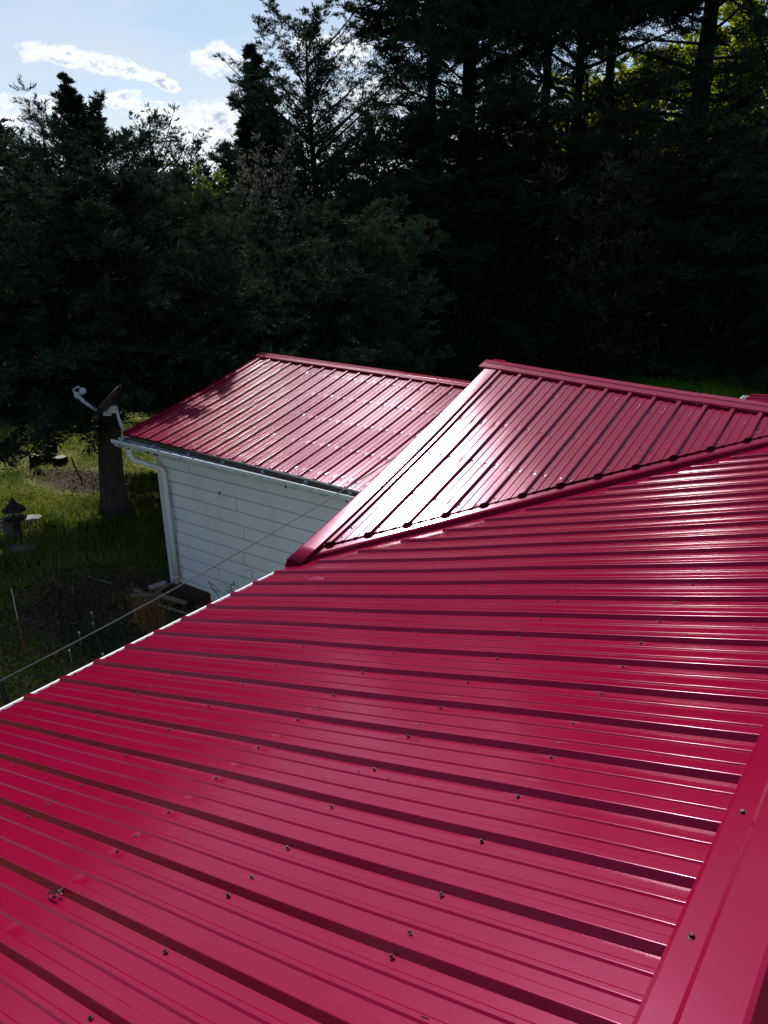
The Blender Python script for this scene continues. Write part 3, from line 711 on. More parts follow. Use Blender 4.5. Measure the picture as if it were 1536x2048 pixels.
# ================================================================== satellite dish
base = on_y(249, 868, 6.34)
sd = thing('satellite_dish', 'dark satellite dish on a bent pole at the outbuilding roof corner, with two feeds', 'satellite dish', base)
Rr = Vector((r2.x, r2.y, 0)).normalized(); Aw = Vector((h.x, h.y, 0)).normalized()
def off(px, py, d=0.0):                                    # a point near the dish, d metres behind the roof corner
    v = ray(px, py); t = (base-Vector((0, 0, CZ))).dot(Aw)/v.dot(Aw)
    return Vector((0, 0, CZ))+v*t+Aw*d
mb = MB(); mb.tube([base+Vector((.02, .03, -.05)), off(243, 855, .02), off(236, 838, .03), off(231, 822, .05), off(229, 815, .06)], .021, 10); obj('mast', mb, M['galv'], sd, smooth=True)
mb = MB(); mb.box(base+Vector((.03, .03, -.03)), (.12, .10, .02)); obj('mounting_foot', mb, M['galv'], sd)
bc = off(222, 822, .04)
mb = MB(); rot = Matrix.Rotation(R(36), 3, 'Z')
mb.box(bc+Vector((.02, 0, .02)), (.10, .09, .10), rot); mb.box(bc+Vector((-.05, -.03, .03)), (.10, .03, .14), rot @ Matrix.Rotation(.4, 3, 'Y')); mb.box(bc+Vector((-.06, -.04, -.06)), (.12, .03, .03), rot); mb.bar(bc+Vector((.02, 0, .06)), bc+Vector((-.10, -.06, .11)), .03, .03)
obj('bracket', mb, M['galv'], sd, bevel=.006)
vw = ray(212, 800); nrm = -r2*.78+u2*.62; nrm = (nrm-vw*nrm.dot(vw)).normalized(); nrm = (nrm+vw*.10).normalized()
dc = off(215, 803, .03)
ux = nrm.cross(Zv).normalized(); uz = ux.cross(nrm)
if uz.z < 0: uz = -uz
mb = MB(); nr, na = 8, 32
for i in range(nr+1):
    rr = i/nr
    for j in range(na):
        a = 2*math.pi*j/na; mb.v.append(tuple(dc+ux*(.31*rr*math.cos(a))+uz*(.28*rr*math.sin(a))+nrm*(.085*rr*rr-.07)))
for i in range(nr):
    for j in range(na): mb.f.append((i*na+j, i*na+(j+1) % na, (i+1)*na+(j+1) % na, (i+1)*na+j))
o = obj('reflector', mb, M['dishgrey'], sd, smooth=True); o.modifiers.new('t', 'SOLIDIFY').thickness = .008
a0, a1, a2, a3 = off(190, 819, 0), off(168, 804, -.0), off(153, 789, 0), off(146, 780, 0)
mb = MB(); mb.tube([off(212, 828, .03), a0], .016, 8); mb.tube([a0, a1], .022, 10); mb.tube([a1+(a0-a1)*.05, (a1+a2)/2, a2, a3], [.028, .026, .014, .012], 10)
mb.tube([a3, off(156, 773, 0), off(163, 779, 0)], .011, 8); mb.tube([off(147, 785, 0), off(156, 788, 0)], .011, 8)
obj('arm', mb, M['galv'], sd, smooth=True)
for px, py in ((156.5, 790), (167, 782)):
    c = off(px, py, -.02); ax = (Rr*.75+Zv*-.05-Aw*.65).normalized(); m = MB()
    m.lathe(c-ax*.03, [(.022, -.03), (.030, .0), (.046, .012), (.047, .035), (.040, .043), (.012, .046)], 18, ax); obj('feed_horn', m, M['galv'], sd, smooth=True)

# ================================================================== overhead cable
e0 = on_x(800, 909, XR-.02); e1 = on_y(-160, 1432, 3.2)
q0 = on_y(350, 1160, 5.4)
mb = MB(); pts = []
A_, B_ = on_x(800, 909, -4.15), on_z(-260, 1488, 1.55)
for i in range(31):
    t = i/30; p = A_.lerp(B_, t); p.z -= .10*4*t*(1-t); pts.append(p)
mb.tube(pts, .0052, 6)
tag(obj('cable', mb, M['cable'], origin=B_), 'long pale service cable slanting past the white wall down to the left edge', 'cable')
mb = MB(); mb.tube([on_z(345, 1164, .25), on_z(300, 1196, .12), on_z(267, 1219, .10), on_z(277, 1246, .03)], .011, 6)
tag(obj('bent_rod', mb, M['board'], origin=on_z(300, 1200)), 'thin bent metal rod lying near the white wall corner, hooked end by the dry shrub', 'rod')

# ================================================================== yard things
def lantern():
    b = on_z(40, 1082); t = thing('bird_feeder', 'dark lantern shaped bird feeder with a conical roof, on a post in tall grass', 'bird feeder', b)
    m = MB(); m.lathe(b, [(.13, 0), (.12, .08), (.06, .12), (.055, .22), (.06, .36), (.10, .40)], 16); obj('post', m, M['lantern'], t, smooth=True)
    m = MB(); m.lathe(b+Vector((0, 0, .40)), [(.08, 0), (.18, .02), (.19, .045), (.17, .05), (.09, .045)], 20); obj('tray', m, M['lantern'], t)
    for j in range(5):
        a = j*1.257+.4; m = MB(); m.tube([b+Vector((.10*math.cos(a), .10*math.sin(a), .44)), b+Vector((.10*math.cos(a), .10*math.sin(a), .60))], .009, 6); obj('pillar', m, M['lantern'], t)
    m = MB(); m.lathe(b+Vector((0, 0, .585)), [(.20, 0), (.205, .012), (.13, .08), (.065, .14), (.028, .21), (.004, .26)], 24); obj('roof', m, M['lantern'], t, smooth=True)
lantern()
def slab(px, py, sx, sy, rz, label, tilt=0, m_='slab', z=.0, hh=.06, name='flagstone', grp='flagstones around the bird feeder'):
    b = on_z(px, py, z); m = MB(); r_ = random.Random(int(px*7+py)); n = 9; prof = []
    for j in range(n):
        a = 2*math.pi*j/n; k = r_.uniform(.85, 1.12); prof.append((sx/2*k*math.cos(a), sy/2*k*math.sin(a)))
    rot = Matrix.Rotation(rz, 3, 'Z') @ Matrix.Rotation(tilt, 3, 'Y')
    vs = [rot @ Vector((a, c, hh)) for a, c in prof]+[rot @ Vector((a*1.03, c*1.03, -.05)) for a, c in prof]
    m.add([v+b for v in vs], [tuple(range(n)), tuple(range(2*n-1, n-1, -1))]+[(j, j+n, (j+1) % n+n, (j+1) % n) for j in range(n)])
    return tag(obj(name, m, M[m_], origin=b), label, 'stone', grp)
slab(36, 1088, .62, .34, .5, 'pale flagstone lying left of the bird feeder post', 0.05)
slab(70, 1082, .55, .32, .9, 'pale flagstone lying right of the bird feeder post', -.04)
slab(46, 1106, .5, .30, .6, 'darker flagstone nearest the camera, in front of the bird feeder', 0, 'concrete', 0, .12)
slab(55, 1040, .55, .34, .9, 'pale square block behind the bird feeder tray on its right', 0, 'slab', .16, .05)
def bench():
    b = on_z(8, 1056); m = MB()
    p, q = on_z(-30, 1068, .4), on_z(22, 1035, .4); m.bar(p, q, .22, .05)
    for u in (.15, .85):
        c = p.lerp(q, u); m.box((c.x, c.y, .2), (.16, .16, .38))
    p, q = on_z(-10, 1062, .16), on_z(34, 1052, .16); m.bar(p, q, .12, .04)
    tag(obj('garden_bench', m, M['board'], origin=b), 'low weathered bench of grey boards cut by the left edge, beside the bird feeder', 'bench')
bench()
def stump(px, py, r, hh, label, tilt=0):
    b = on_z(px, py); r_ = random.Random(px); t = thing('tree_stump', label, 'stump', b, 'cut stumps on the lawn')
    n = 18; k = [r*(1+.12*math.sin(j*1.9+px)+r_.uniform(-.04, .04)) for j in range(n)]
    m = MB(); vs = []
    for z, s in ((-.03, 1.12), (hh*.4, 1.0), (hh-.02, .97), (hh, .95)):
        vs += [b+Vector((k[j]*s*math.cos(j*2*math.pi/n), k[j]*s*math.sin(j*2*math.pi/n), z+(tilt*k[j]*math.cos(j*2*math.pi/n) if z > .1 else 0))) for j in range(n)]
    m.add(vs, [(i*n+j, i*n+(j+1) % n, (i+1)*n+(j+1) % n, (i+1)*n+j) for i in range(3) for j in range(n)]); obj('bark', m, M['bark2'], t)
    m = MB(); m.add([v+Vector((0, 0, .002)) for v in vs[3*n:]], [tuple(range(n))]); obj('cut_face', m, M['endgrain'], t)
stump(73, 928, 0.130, 0.216, 'leftmost tree stump on the sunny lawn, with a dull grey top')
stump(99, 925, 0.137, 0.216, 'dark tree stump in the middle of the row, shaded on top', .1)
stump(122, 929, 0.151, 0.187, 'rightmost tree stump with a bright pale cut top')
stump(103, 906, 0.130, 0.202, 'tree stump standing behind the row of three, bright top half hidden by branches')
def stick(name, p, q, r, m_, label, cat, tip=None):
    m = MB(); p = Vector(p); q = Vector(q); n = 6; pts = [p.lerp(q, i/n)+Vector((random.uniform(-1, 1), random.uniform(-1, 1), 0))*r*.3 for i in range(n+1)]
    if tip is None: m.tube(pts, [r]*n+[r*.8], 7); return tag(obj(name, m, M[m_], origin=(p.x, p.y, p.z)), label, cat)
    t = thing(name, label, cat, p); m.tube(pts[:4], r, 7); obj('lower_shaft', m, M[m_], t)
    m = MB(); m.tube(pts[3:], r, 7); obj('tip', m, M[tip], t)
stick('stake', on_z(166, 970), on_z(166, 970)+Vector((-.12, -.1, .62)), .018, 'black', 'dark leaning stake in the lawn in front of the bare dirt patch', 'stake')
b = on_z(48, 1300); stick('marker_stake', b, b+Vector((-.01, 0, .90)), .007, 'orange', 'thin orange marker stake with a pale tip, left of the dark post', 'stake', 'galv')
b = on_z(129, 1278); stick('fence_post', b, b+Vector((.02, 0, .75)), .022, 'black', 'short black post standing in the grass behind the cable', 'post')
b = on_z(16, 1412); stick('fence_post', b, b+Vector((-.10, 0, .48)), .026, 'black', 'leaning black post at the left edge just beyond the eave', 'post')
stick('pipe', on_z(299, 1177, .06), on_z(334, 1165, .10), .045, 'pvc', 'short grey plastic pipe lying beside the downspout foot', 'pipe')
def board(a, c, w, t_, label, m_='board', name='board'):
    m = MB(); m.bar(a, c, w, t_); return tag(obj(name, m, M[m_], origin=(Vector(a)+Vector(c))/2, bevel=.004), label, 'board', 'scrap boards by the wall corner')
board(on_z(262, 1191, .05), on_z(306, 1190, .08), .10, .03, 'grey scrap board lying flat left of the downspout foot')
board(on_z(270, 1178, .12), on_z(296, 1194, .04), .06, .025, 'short scrap board crossing over the flat one left of the downspout')
board(on_z(298, 1204, .08), on_z(380, 1230, .06), .035, .03, 'long thin pale scrap strip running under the eave line near the dry shrub')
board(on_z(310, 1188, .14), on_z(372, 1206, .12), .08, .03, 'thin dark scrap board laid in front of the wall foot')
board(on_z(178, 1154, .03), on_z(222, 1167, .03), .03, .02, 'lone thin branch like strip lying in the shaded grass')
b = on_z(384, 1208); m = MB(); m.box(b+Vector((-.1, .12, .10)), (.75, .28, .2), Matrix.Rotation(.02, 3, 'Z')); tag(obj('block', m, M['rust'], origin=b, bevel=.03), 'rusty brown block against the foot of the white wall', 'block')

def twigs(mb, b, n, hgt, spread, r0, r_, bend=.3, fork=2):
    for i in range(n):
        a = r_.uniform(0, 6.28); d = Vector((math.cos(a)*spread, math.sin(a)*spread, 1)).normalized(); p = Vector(b)+Vector((r_.uniform(-.1, .1), r_.uniform(-.1, .1), 0))
        pts = [p.copy()]; L = hgt*r_.uniform(.6, 1)
        for k in range(5):
            d = (d+Vector((r_.uniform(-1, 1), r_.uniform(-1, 1), r_.uniform(-.3, .6)))*bend*.5).normalized(); p = p+d*L/5; pts.append(p.copy())
        mb.tube(pts, [r0*(1-.15*k) for k in range(6)], 4, False)
        for f_ in range(fork):
            k = r_.randint(1, 4); q = pts[k]; dd = (d+Vector((r_.uniform(-1, 1), r_.uniform(-1, 1), r_.uniform(-.2, .8)))).normalized(); e = q+dd*L*.3
            mb.tube([q, (q+e)/2+Vector((0, 0, .02)), e], [r0*.6, r0*.5, r0*.3], 3, False)
r_ = random.Random(2)
b = on_z(305, 1268); mb = MB(); twigs(mb, b, 60, .75, .35, .006, r_, .35, 3); tag(obj('dry_shrub', mb, M['dry'], origin=b), 'rusty brown leafless shrub close to the eave, right of the flower clump', 'shrub')
b = on_z(455, 1232); b.y = min(b.y, 6.5); t = thing('twiggy_plant', 'sparse dark twig with a few leaves standing against the white siding', 'plant', b)
mb = MB(); tip = on_y(405, 1162, 6.45); root = Vector((tip.x+.7, 6.4, .25)); rr = random.Random(4)
def arc(p, q, k, sag=.0): return [Vector(p).lerp(Vector(q), i/k)+Vector((0, 0, sag*math.sin(math.pi*i/k)))+Vector((rr.uniform(-1, 1), 0, rr.uniform(-1, 1)))*.012 for i in range(k+1)]
st = on_y(455, 1200, 6.42); mb.tube(arc(st+Vector((.05, 0, -.3)), on_y(417, 1163, 6.45), 7, .03), .006, 5, False); mb.tube(arc(st+Vector((.08, 0, -.3)), on_y(462, 1167, 6.45), 6), .006, 5, False)
for q in ((425, 1170), (435, 1178), (443, 1184), (459, 1175), (461, 1185)):
    for k in range(2): mb.tube(arc(on_y(*q, 6.44), on_y(q[0]+rr.uniform(-14, 6), q[1]-rr.uniform(2, 12), 6.44), 3), .003, 4, False)
mb.tube(arc(on_y(506, 1155, 6.46), on_y(503, 1140, 6.46), 4)+arc(on_y(503, 1140, 6.46), on_y(492, 1140, 6.46), 2), .003, 4, False)
obj('stem', mb, M['twig'], t)
mb = MB()
for i in range(12):
    c = on_y(462+rr.uniform(-7, 7), 1178+rr.uniform(-13, 10), 6.42); d = Vector((rr.uniform(-1, 1), -.3, rr.uniform(-1, 1))).normalized()*.035; e = Vector((d.z, 0.01, -d.x))*.5
    mb.add([c-d, c+e, c+d, c-e], [(0, 1, 2, 3)])
obj('leaves', mb, M['twig'], t)

# flower clump: strap leaves and cream heads
def flowers():
    b = on_z(192, 1292); t = thing('flower_clump', 'clump of blue green strap leaves with few cream flowers, in grass by the eave', 'plant', b); mb = MB(); r_ = random.Random(9)
    for i in range(260):
        c = b+Vector((r_.gauss(0, .26), r_.gauss(0, .22), 0)); a = r_.uniform(0, 6.28); L = r_.uniform(.18, .36); dx_, dy_ = math.cos(a), math.sin(a); le = r_.uniform(.1, .5); w = .006
        p1 = c+Vector((dx_*le*L*.4, dy_*le*L*.4, L*.7)); p2 = c+Vector((dx_*le*L*1.1, dy_*le*L*1.1, L*.95)); s = Vector((-dy_, dx_, 0))*w
        mb.add([c-s, c+s, p1+s, p1-s, p2], [(0, 1, 2, 3), (3, 2, 4)])
    obj('leaves', mb, M['daff'], t)
    for i in range(5):
        c = b+Vector((r_.gauss(0, .28), r_.gauss(0, .25), r_.uniform(.16, .26))); m = MB(); n = 6
        for j in range(n):
            a = j*math.pi/3; d = Vector((math.cos(a), math.sin(a)*.6, math.sin(a)*.5))*.020; s = Vector((-d.y, d.x, 0))*.45; m.add([c, c+d*.6+s, c+d, c+d*.6-s], [(0, 1, 2, 3)])
        m.tube([c, c+Vector((0, -.02, .0))], .01, 6); m.tube([c, Vector((c.x, c.y, 0))], .003, 4, False); obj('flower', m, M['petal'], t)
flowers()

# little things lying on the roof
p = at_main(YK*0+(-4.02+.06)*SP, 1.0, .03)
def pix_main(x, y, zoff=.0):
    v = ray(x, y); O = Om-Vector((0, 0, CZ))+nz*zoff; t = O.dot(nz)/v.dot(nz); return v*t+Vector((0, 0, CZ))
mb = MB(); mb.tube([pix_main(126, 1776, .02), pix_main(117, 1784, .022), pix_main(110, 1787, .03), pix_main(95, 1787, .012), pix_main(97, 1783, .014), pix_main(112, 1783, .03)], .0022, 6)
mb.tube([pix_main(117, 1781, .02), pix_main(124, 1790, .012)], .003, 6)
tag(obj('wire_scrap', mb, M['black'], origin=pix_main(115, 1785)), 'small loop of dark wire caught on a roof rib near the lower left corner', 'wire')
mb = MB(); mb.add([pix_main(617, 1160, .022), pix_main(646, 1160, .020), pix_main(648, 1155, .026), pix_main(632, 1152, .034), pix_main(618, 1158, .026)], [(0, 1, 2, 3, 4)])
o = tag(obj('metal_scrap', mb, M['trim'], origin=pix_main(632, 1157)), 'small loose offcut of crimson sheet metal below the valley flashing', 'scrap'); o.modifiers.new('t', 'SOLIDIFY').thickness = .001

# a little grit and a few dead needles on the near panels
mb = MB(); r_ = random.Random(31)
for i in range(170):
    u, s_ = r_.uniform(-11, 14)*SP, r_.uniform(.1, 3.75); f_ = (u/SP) % 1
    if f_ < .16 or f_ > .84: continue
    z_ = .0035; L_ = r_.choice([.003, .004, .006, .022]); w_ = .0025 if L_ > .01 else L_*.8
    c = at_main(u, s_, z_+.001); a_ = r_.uniform(0, 3.14); d = (Um*math.cos(a_)+Dm*math.sin(a_))*L_*.5; mb.bar(c-d, c+d, w_*.6, w_*.5, nz)
tag(obj('roof_grit', mb, M['twig'], origin=at_main(0, 2, 0)), 'scattered specks of grit and dead needles on the near crimson panels', 'grit', kind='stuff')
#@@TREES@@
# ================================================================== trees
def unit(a): return a/np.maximum(np.linalg.norm(a, axis=-1, keepdims=True), 1e-9)
def leaf_tris(P, Dv, L, wr, g):
    """one kite of foliage per point: pointed along Dv"""
    n = len(P); side = unit(np.cross(Dv, g.normal(size=(n, 3)))); w = (L*wr)[:, None]; L = L[:, None]
    v = np.empty((n, 4, 3), np.float32)
    v[:, 0] = P; v[:, 1] = P+Dv*L*.45+side*w*.5; v[:, 2] = P+Dv*L; v[:, 3] = P+Dv*L*.45-side*w*.5
    return v.reshape(-1, 3)
def gen_tree(H, zb, rad, nl, nsub, nleaf, leaf, seed, rise=(.15, 1.1), r0=.2, lean=(0, 0), wr=.34, gap=.0, droop=.12, spread=1.0, tipbias=.35, fork=None, sublen=.36, trunk_top=.97, elem_rand=.38):
    g = np.random.default_rng(seed); r_ = random.Random(seed)
    def trunk(z):
        t = z/H; return np.stack([lean[0]*t**1.5+.10*(np.sin(t*7+seed)-math.sin(seed)), lean[1]*t**1.5+.10*(np.sin(t*5.3+seed*2)-math.sin(seed*2)), z], -1)
    t = (np.arange(nl)+g.uniform(0, 1, nl))/nl; t = 1-(1-t)**.68; z = zb+(H-zb)*t*.985
    az = np.arange(nl)*2.39996+g.normal(0, .35, nl)
    keep = np.ones(nl, bool)
    if gap > 0: keep = (np.sin(az*1.5+t*9+seed)+g.normal(0, .5, nl)) > -1.4+gap*1.6
    z, az, t = z[keep], az[keep], t[keep]; nl = len(z)
    L = np.array([rad(q) for q in t])*g.uniform(.55, 1.12, nl)*(1+.16*np.sin(az*2+seed))*spread
    ri = rise[0]+(rise[1]-rise[0])*t**1.3+g.normal(0, .10, nl)
    dh = np.stack([np.cos(az), np.sin(az), np.zeros(nl)], -1); T0 = trunk(z)
    def limb(i, s):     # i: index array, s: param array
        p = T0[i]+dh[i]*(L[i]*s)[:, None]; p[:, 2] += L[i]*(ri[i]*s-droop*s*s*(1-t[i])*1.2+.10*s**3)
        wv = np.stack([-dh[i][:, 1], dh[i][:, 0], np.zeros(len(i))], -1); return p+wv*(.07*L[i]*np.sin(s*4+i))[:, None]
    ii = np.repeat(np.arange(nl), nsub); s = g.uniform(.12, 1, len(ii))**(.62 if tipbias > .3 else .8)
    P0 = limb(ii, s); Dl = unit(limb(ii, s+.05)-P0)
    sd = unit(Dl*.55+g.normal(size=P0.shape)*np.array([.75, .75, .26])+np.array([0, 0, .08]))
    SL = (L[ii]*sublen*(1.25-s)+.10*leaf/.1)*g.uniform(.5, 1.3, len(ii))
    jj = np.repeat(np.arange(len(ii)), nleaf); u = g.uniform(0, 1, len(jj))**.8
    LP = P0[jj]+sd[jj]*(SL[jj]*u)[:, None]; LP[:, 2] -= .12*SL[jj]*u*u
    LP += g.normal(size=LP.shape)*(.02+.045*SL[jj])[:, None]*np.array([1, 1, .6])
    LD = unit(sd[jj]+g.normal(size=LP.shape)*elem_rand+np.array([0, 0, .18]))
    V = leaf_tris(LP, LD, leaf*1.35*g.uniform(.5, 1.5, len(LP)), wr*.68, g)
    # wood
    mb = MB(); zz = np.linspace(0, H*trunk_top, 14); tp = trunk(zz); rr = r0*(1-zz/H)**.75+.012; rr[0] *= 1.45; rr[1] *= 1.02
    mb.tube([tuple(p) for p in tp], list(rr), 12, True, .10)
    order = range(nl) if nl < 90 else range(0, nl, 2)
    bb = MB(); mb.br = bb
    for i in order:
        sa = np.array([0, .25, .5, .75, .95]); p = limb(np.full(5, i), sa); rl = max(.012, min(r0*.32, .016*L[i]+.008)); bb.tube([tuple(q) for q in p], [rl, rl*.8, rl*.6, rl*.4, rl*.2], 5, False)
    return V, mb
def leaf_faces(V): return np.arange(len(V), dtype=np.int32).reshape(-1, 4)
def tree(name, loc, V, mb, leafm, barkm, label, cat='tree', group=None, crown='crown'):
    t = thing(name, label, cat, (loc[0], loc[1], 0), group)
    o = np.array([loc[0], loc[1], -.05])
    np_obj(crown, V+o, leaf_faces(V), leafm, t)
    me = bpy.data.meshes.new('trunk'); me.from_pydata([(x, y, z-.05) for x, y, z in mb.v], [], mb.f); me.update()
    link_mesh('trunk', me, barkm, t, W[t.name].copy(), True)
    me = bpy.data.meshes.new('branches'); me.from_pydata([(x, y, z-.05) for x, y, z in mb.br.v], [], mb.br.f); me.update()
    link_mesh('branches', me, M['bark2'] if barkm is not M['greybark'] else barkm, t, W[t.name].copy(), True)
    return t
def dup_tree(t, loc, rz, sc, label, group):
    c = t.copy(); C.objects.link(c); c.location = (loc[0], loc[1], 0); c.rotation_euler = (0, 0, rz); c.scale = (sc, sc, sc if not isinstance(sc, tuple) else 1); c['label'] = label; c['group'] = group
    for ch in t.children:
        d = ch.copy(); C.objects.link(d); d.parent = c
    return c
def polar(az, d): return (math.sin(R(az))*d, math.cos(R(az))*d)

cone = lambda a, p=.8: (lambda t: a*((1-t)**p*.95+.05)*min(1, .55+t*3))
def dome(a, lo=.5): return lambda t: a*(math.sqrt(max(.02, 1-((t-.38)/.66)**2)))*(lo+(1-lo)*min(1, t*3.5))

DET = 1.0
def TR(name, loc, label, leafm='cedar', barkm='bark', cat='cedar tree', group=None, **k):
    V, mb = gen_tree(**k); return tree(name, loc, V, mb, M[leafm], M[barkm], label, cat, group)
# the big spreading cedar by the outbuilding
TR('cedar_tree', (-12.57, 8.28), 'broad dark cedar with a bare shreddy trunk behind the satellite dish', barkm='bark',
   H=5.9, zb=2.5, rad=lambda t: 3.4*min(1, .75+t*1.4)*(1-t)**.55+.15, nl=150, nsub=30, nleaf=60, leaf=.07, seed=11, rise=(.0, .6), r0=.235, lean=(.5, .2), wr=.30, droop=.22)
TR('cedar_tree', polar(-54.4, 33), 'dense cedar with a ragged leaning spike top, tallest of the left hand group',
   H=10.6, zb=.8, rad=lambda t: .06+(1-t)*1.8 if t > .9 else (.30+(.9-t)*9*(.7+.6*math.sin(t*47)**2) if t > .78 else min(5.0, 1.3+(.78-t)*13)*(.85+.25*math.sin(t*23))), nl=230, nsub=26, nleaf=44, leaf=.085, seed=21, rise=(.3, .8), r0=.2, lean=(-.9, -.66), wr=.3)
TR('cedar_tree', polar(-59.6, 33), 'wide rounded cedar filling the left edge below the skyline',
   H=7.3, zb=.5, rad=dome(3.3, .7), nl=130, nsub=22, nleaf=36, leaf=.10, seed=31, leafm='cedar2', rise=(.2, .7), r0=.18, wr=.3)
TR('cedar_tree', polar(-68, 15.0), 'cedar mostly outside the left edge, only its branch tips hanging over the lawn',
   H=6.0, zb=1.3, rad=dome(2.0, .7), nl=80, nsub=18, nleaf=40, leaf=.08, seed=32, rise=(.0, .8), r0=.16, wr=.3)
TR('cedar_tree', polar(-49.0, 18.5), 'low bushy cedar just right of the leaning spike, in front of the open sky gap',
   H=5.4, zb=.4, rad=dome(2.7, .8), nl=120, nsub=24, nleaf=44, leaf=.08, seed=41, leafm='cedar2', rise=(.15, .6), r0=.18, wr=.3)
TR('cedar_tree', polar(-43.2, 17.3), 'bushy cedar standing behind the left end of the outbuilding ridge',
   H=4.2, zb=.3, rad=dome(2.5, .8), nl=120, nsub=24, nleaf=44, leaf=.075, seed=51, rise=(.15, .6), r0=.18, wr=.3)
TR('cedar_tree', polar(-38.3, 19.5), 'bushy cedar directly behind the middle of the outbuilding ridge',
   H=5.3, zb=.3, rad=dome(2.4, .8), nl=115, nsub=24, nleaf=40, leaf=.085, seed=61, leafm='cedar2', rise=(.15, .7), r0=.18, wr=.3)
# tall pair right of the sky gap
TR('cedar_tree', polar(-44.6, 26), 'tall dense conical cedar with a sharp top, beside the airy one',
   H=10.3, zb=.8, rad=lambda t: (3.7*(1-t)**1.15+.05)*(.8+.3*math.sin(t*37)**2), nl=210, nsub=26, nleaf=44, leaf=.09, seed=71, rise=(.3, .9), r0=.22, wr=.3)
TR('cedar_tree', polar(-41.1, 24.5), 'tall thin airy tree with sky showing all through its rounded crown', barkm='bark2',
   H=10.4, zb=2.2, rad=dome(2.3, .7), nl=250, nsub=22, nleaf=30, leaf=.065, seed=81, rise=(.35, 1.0), r0=.17, wr=.32, gap=.1, sublen=.30)
# the two giants
TR('cedar_tree', polar(-30.6, 27.4), 'huge dark cedar in the centre, trunk rising straight out of the frame', barkm='bark2',
   H=17.0, zb=.7, rad=lambda t: 5.0*min(1, .72+t)*(1-t)**.55+.2, nl=340, nsub=30, nleaf=50, leaf=.095, seed=91, rise=(.0, .9), r0=.36, wr=.28, gap=.02, droop=.25)
TR('cedar_tree', polar(-15.9, 27.2), 'huge cedar on the right with heavy level limbs and a thick leaning trunk', barkm='bark2',
   H=16.5, zb=1.2, rad=lambda t: 5.4*min(1, .7+t)*(1-t)**.5+.2, nl=230, nsub=24, nleaf=36, leaf=.095, seed=101, rise=(-.05, .7), r0=.42, wr=.28, gap=.5, droop=.25, lean=(.3, 0))
TR('cedar_tree', polar(-23.6, 30), 'slimmer cedar between the two giants, lower crown in deep shade', barkm='bark2',
   H=16.5, zb=3.0, rad=dome(3.9, .6), nl=190, nsub=24, nleaf=34, leaf=.10, seed=111, rise=(.1, .8), r0=.24, wr=.28, gap=.4)
TR('cedar_tree', polar(-8.8, 26), 'cedar at the far right edge, behind the maroon shed', barkm='bark2',
   H=14, zb=1.5, rad=dome(3.9, .7), nl=120, nsub=22, nleaf=34, leaf=.11, seed=121, rise=(.1, .8), r0=.3, wr=.28, gap=.3)
TR('cedar_tree', polar(-36.2, 26.5), 'dark cedar filling in below and left of the huge central one', barkm='bark2',
   H=7.6, zb=.5, rad=dome(3.2, .8), nl=140, nsub=24, nleaf=38, leaf=.10, seed=131, rise=(.15, .7), r0=.2, wr=.3)
# tall trees added behind, their crowns mostly above the frame; they darken what the roof mirrors
tk = 'tall trees added behind the giants to darken roof reflections, crowns reaching out of the frame'
g1 = TR('added_tall_tree', polar(-25.8, 34), 'added tall dark tree behind the gap between the giants, crown at the top of the frame', barkm='bark2', group=tk, cat='tree', H=22, zb=12.2, rad=dome(4.8, .8), nl=150, nsub=24, nleaf=34, leaf=.17, seed=401, rise=(.1, .7), r0=.25, wr=.35, gap=.05)
dup_tree(g1, polar(-21.4, 36), 1.9, 1.0, 'added tall dark tree nearer the right hand trunk, only its lower crown in frame', tk)
dup_tree(g1, polar(-32.6, 36), 3.6, .98, 'added tall dark tree left of the central trunk, lower crown against the sky', tk)
g2 = TR('cedar_tree', polar(-66.5, 27), 'dense cedar beyond the left edge, mirrored in the foreground roof', H=9.6, zb=.5, rad=dome(3.4, .85), nl=130, nsub=22, nleaf=30, leaf=.12, seed=411, rise=(.2, .7), r0=.2, wr=.35)
tg = 'evergreens beyond the left edge'; g2['group'] = tg
for i, (a_, d_) in enumerate(((-72.5, 25), (-79, 23), (-86, 22), (-64.6, 34))): dup_tree(g2, polar(a_, d_), i*1.4+1, 1.0 if i < 3 else 1.1, 'dense cedar beyond the left edge, mirrored in the foreground roof', tg)
# low evergreens closing the gaps under the big ones
lw = 'low dark evergreens under the big cedars'
e1 = TR('low_cedar', polar(-22.5, 34), 'low dark evergreen in the shade between the two giant trunks', barkm='bark2', cat='cedar tree', group=lw,
   H=5.2, zb=.1, rad=dome(2.3, .9), nl=110, nsub=20, nleaf=34, leaf=.10, seed=301, rise=(.05, .8), r0=.12, wr=.3)
for i, (a_, d_, s_, l_) in enumerate(((-33.8, 30, 1.0, 'low dark evergreen just left of the central trunk'), (-27.4, 33, 1.0, 'low dark evergreen just right of the central trunk'),
        (-12.0, 31, 1.0, 'low dark evergreen right of the right hand trunk, above the shed'), (-30.5, 36, 1.3, 'taller low evergreen set back behind the central trunk'))):
    dup_tree(e1, polar(a_, d_), i*1.3+.4, s_, l_, lw)
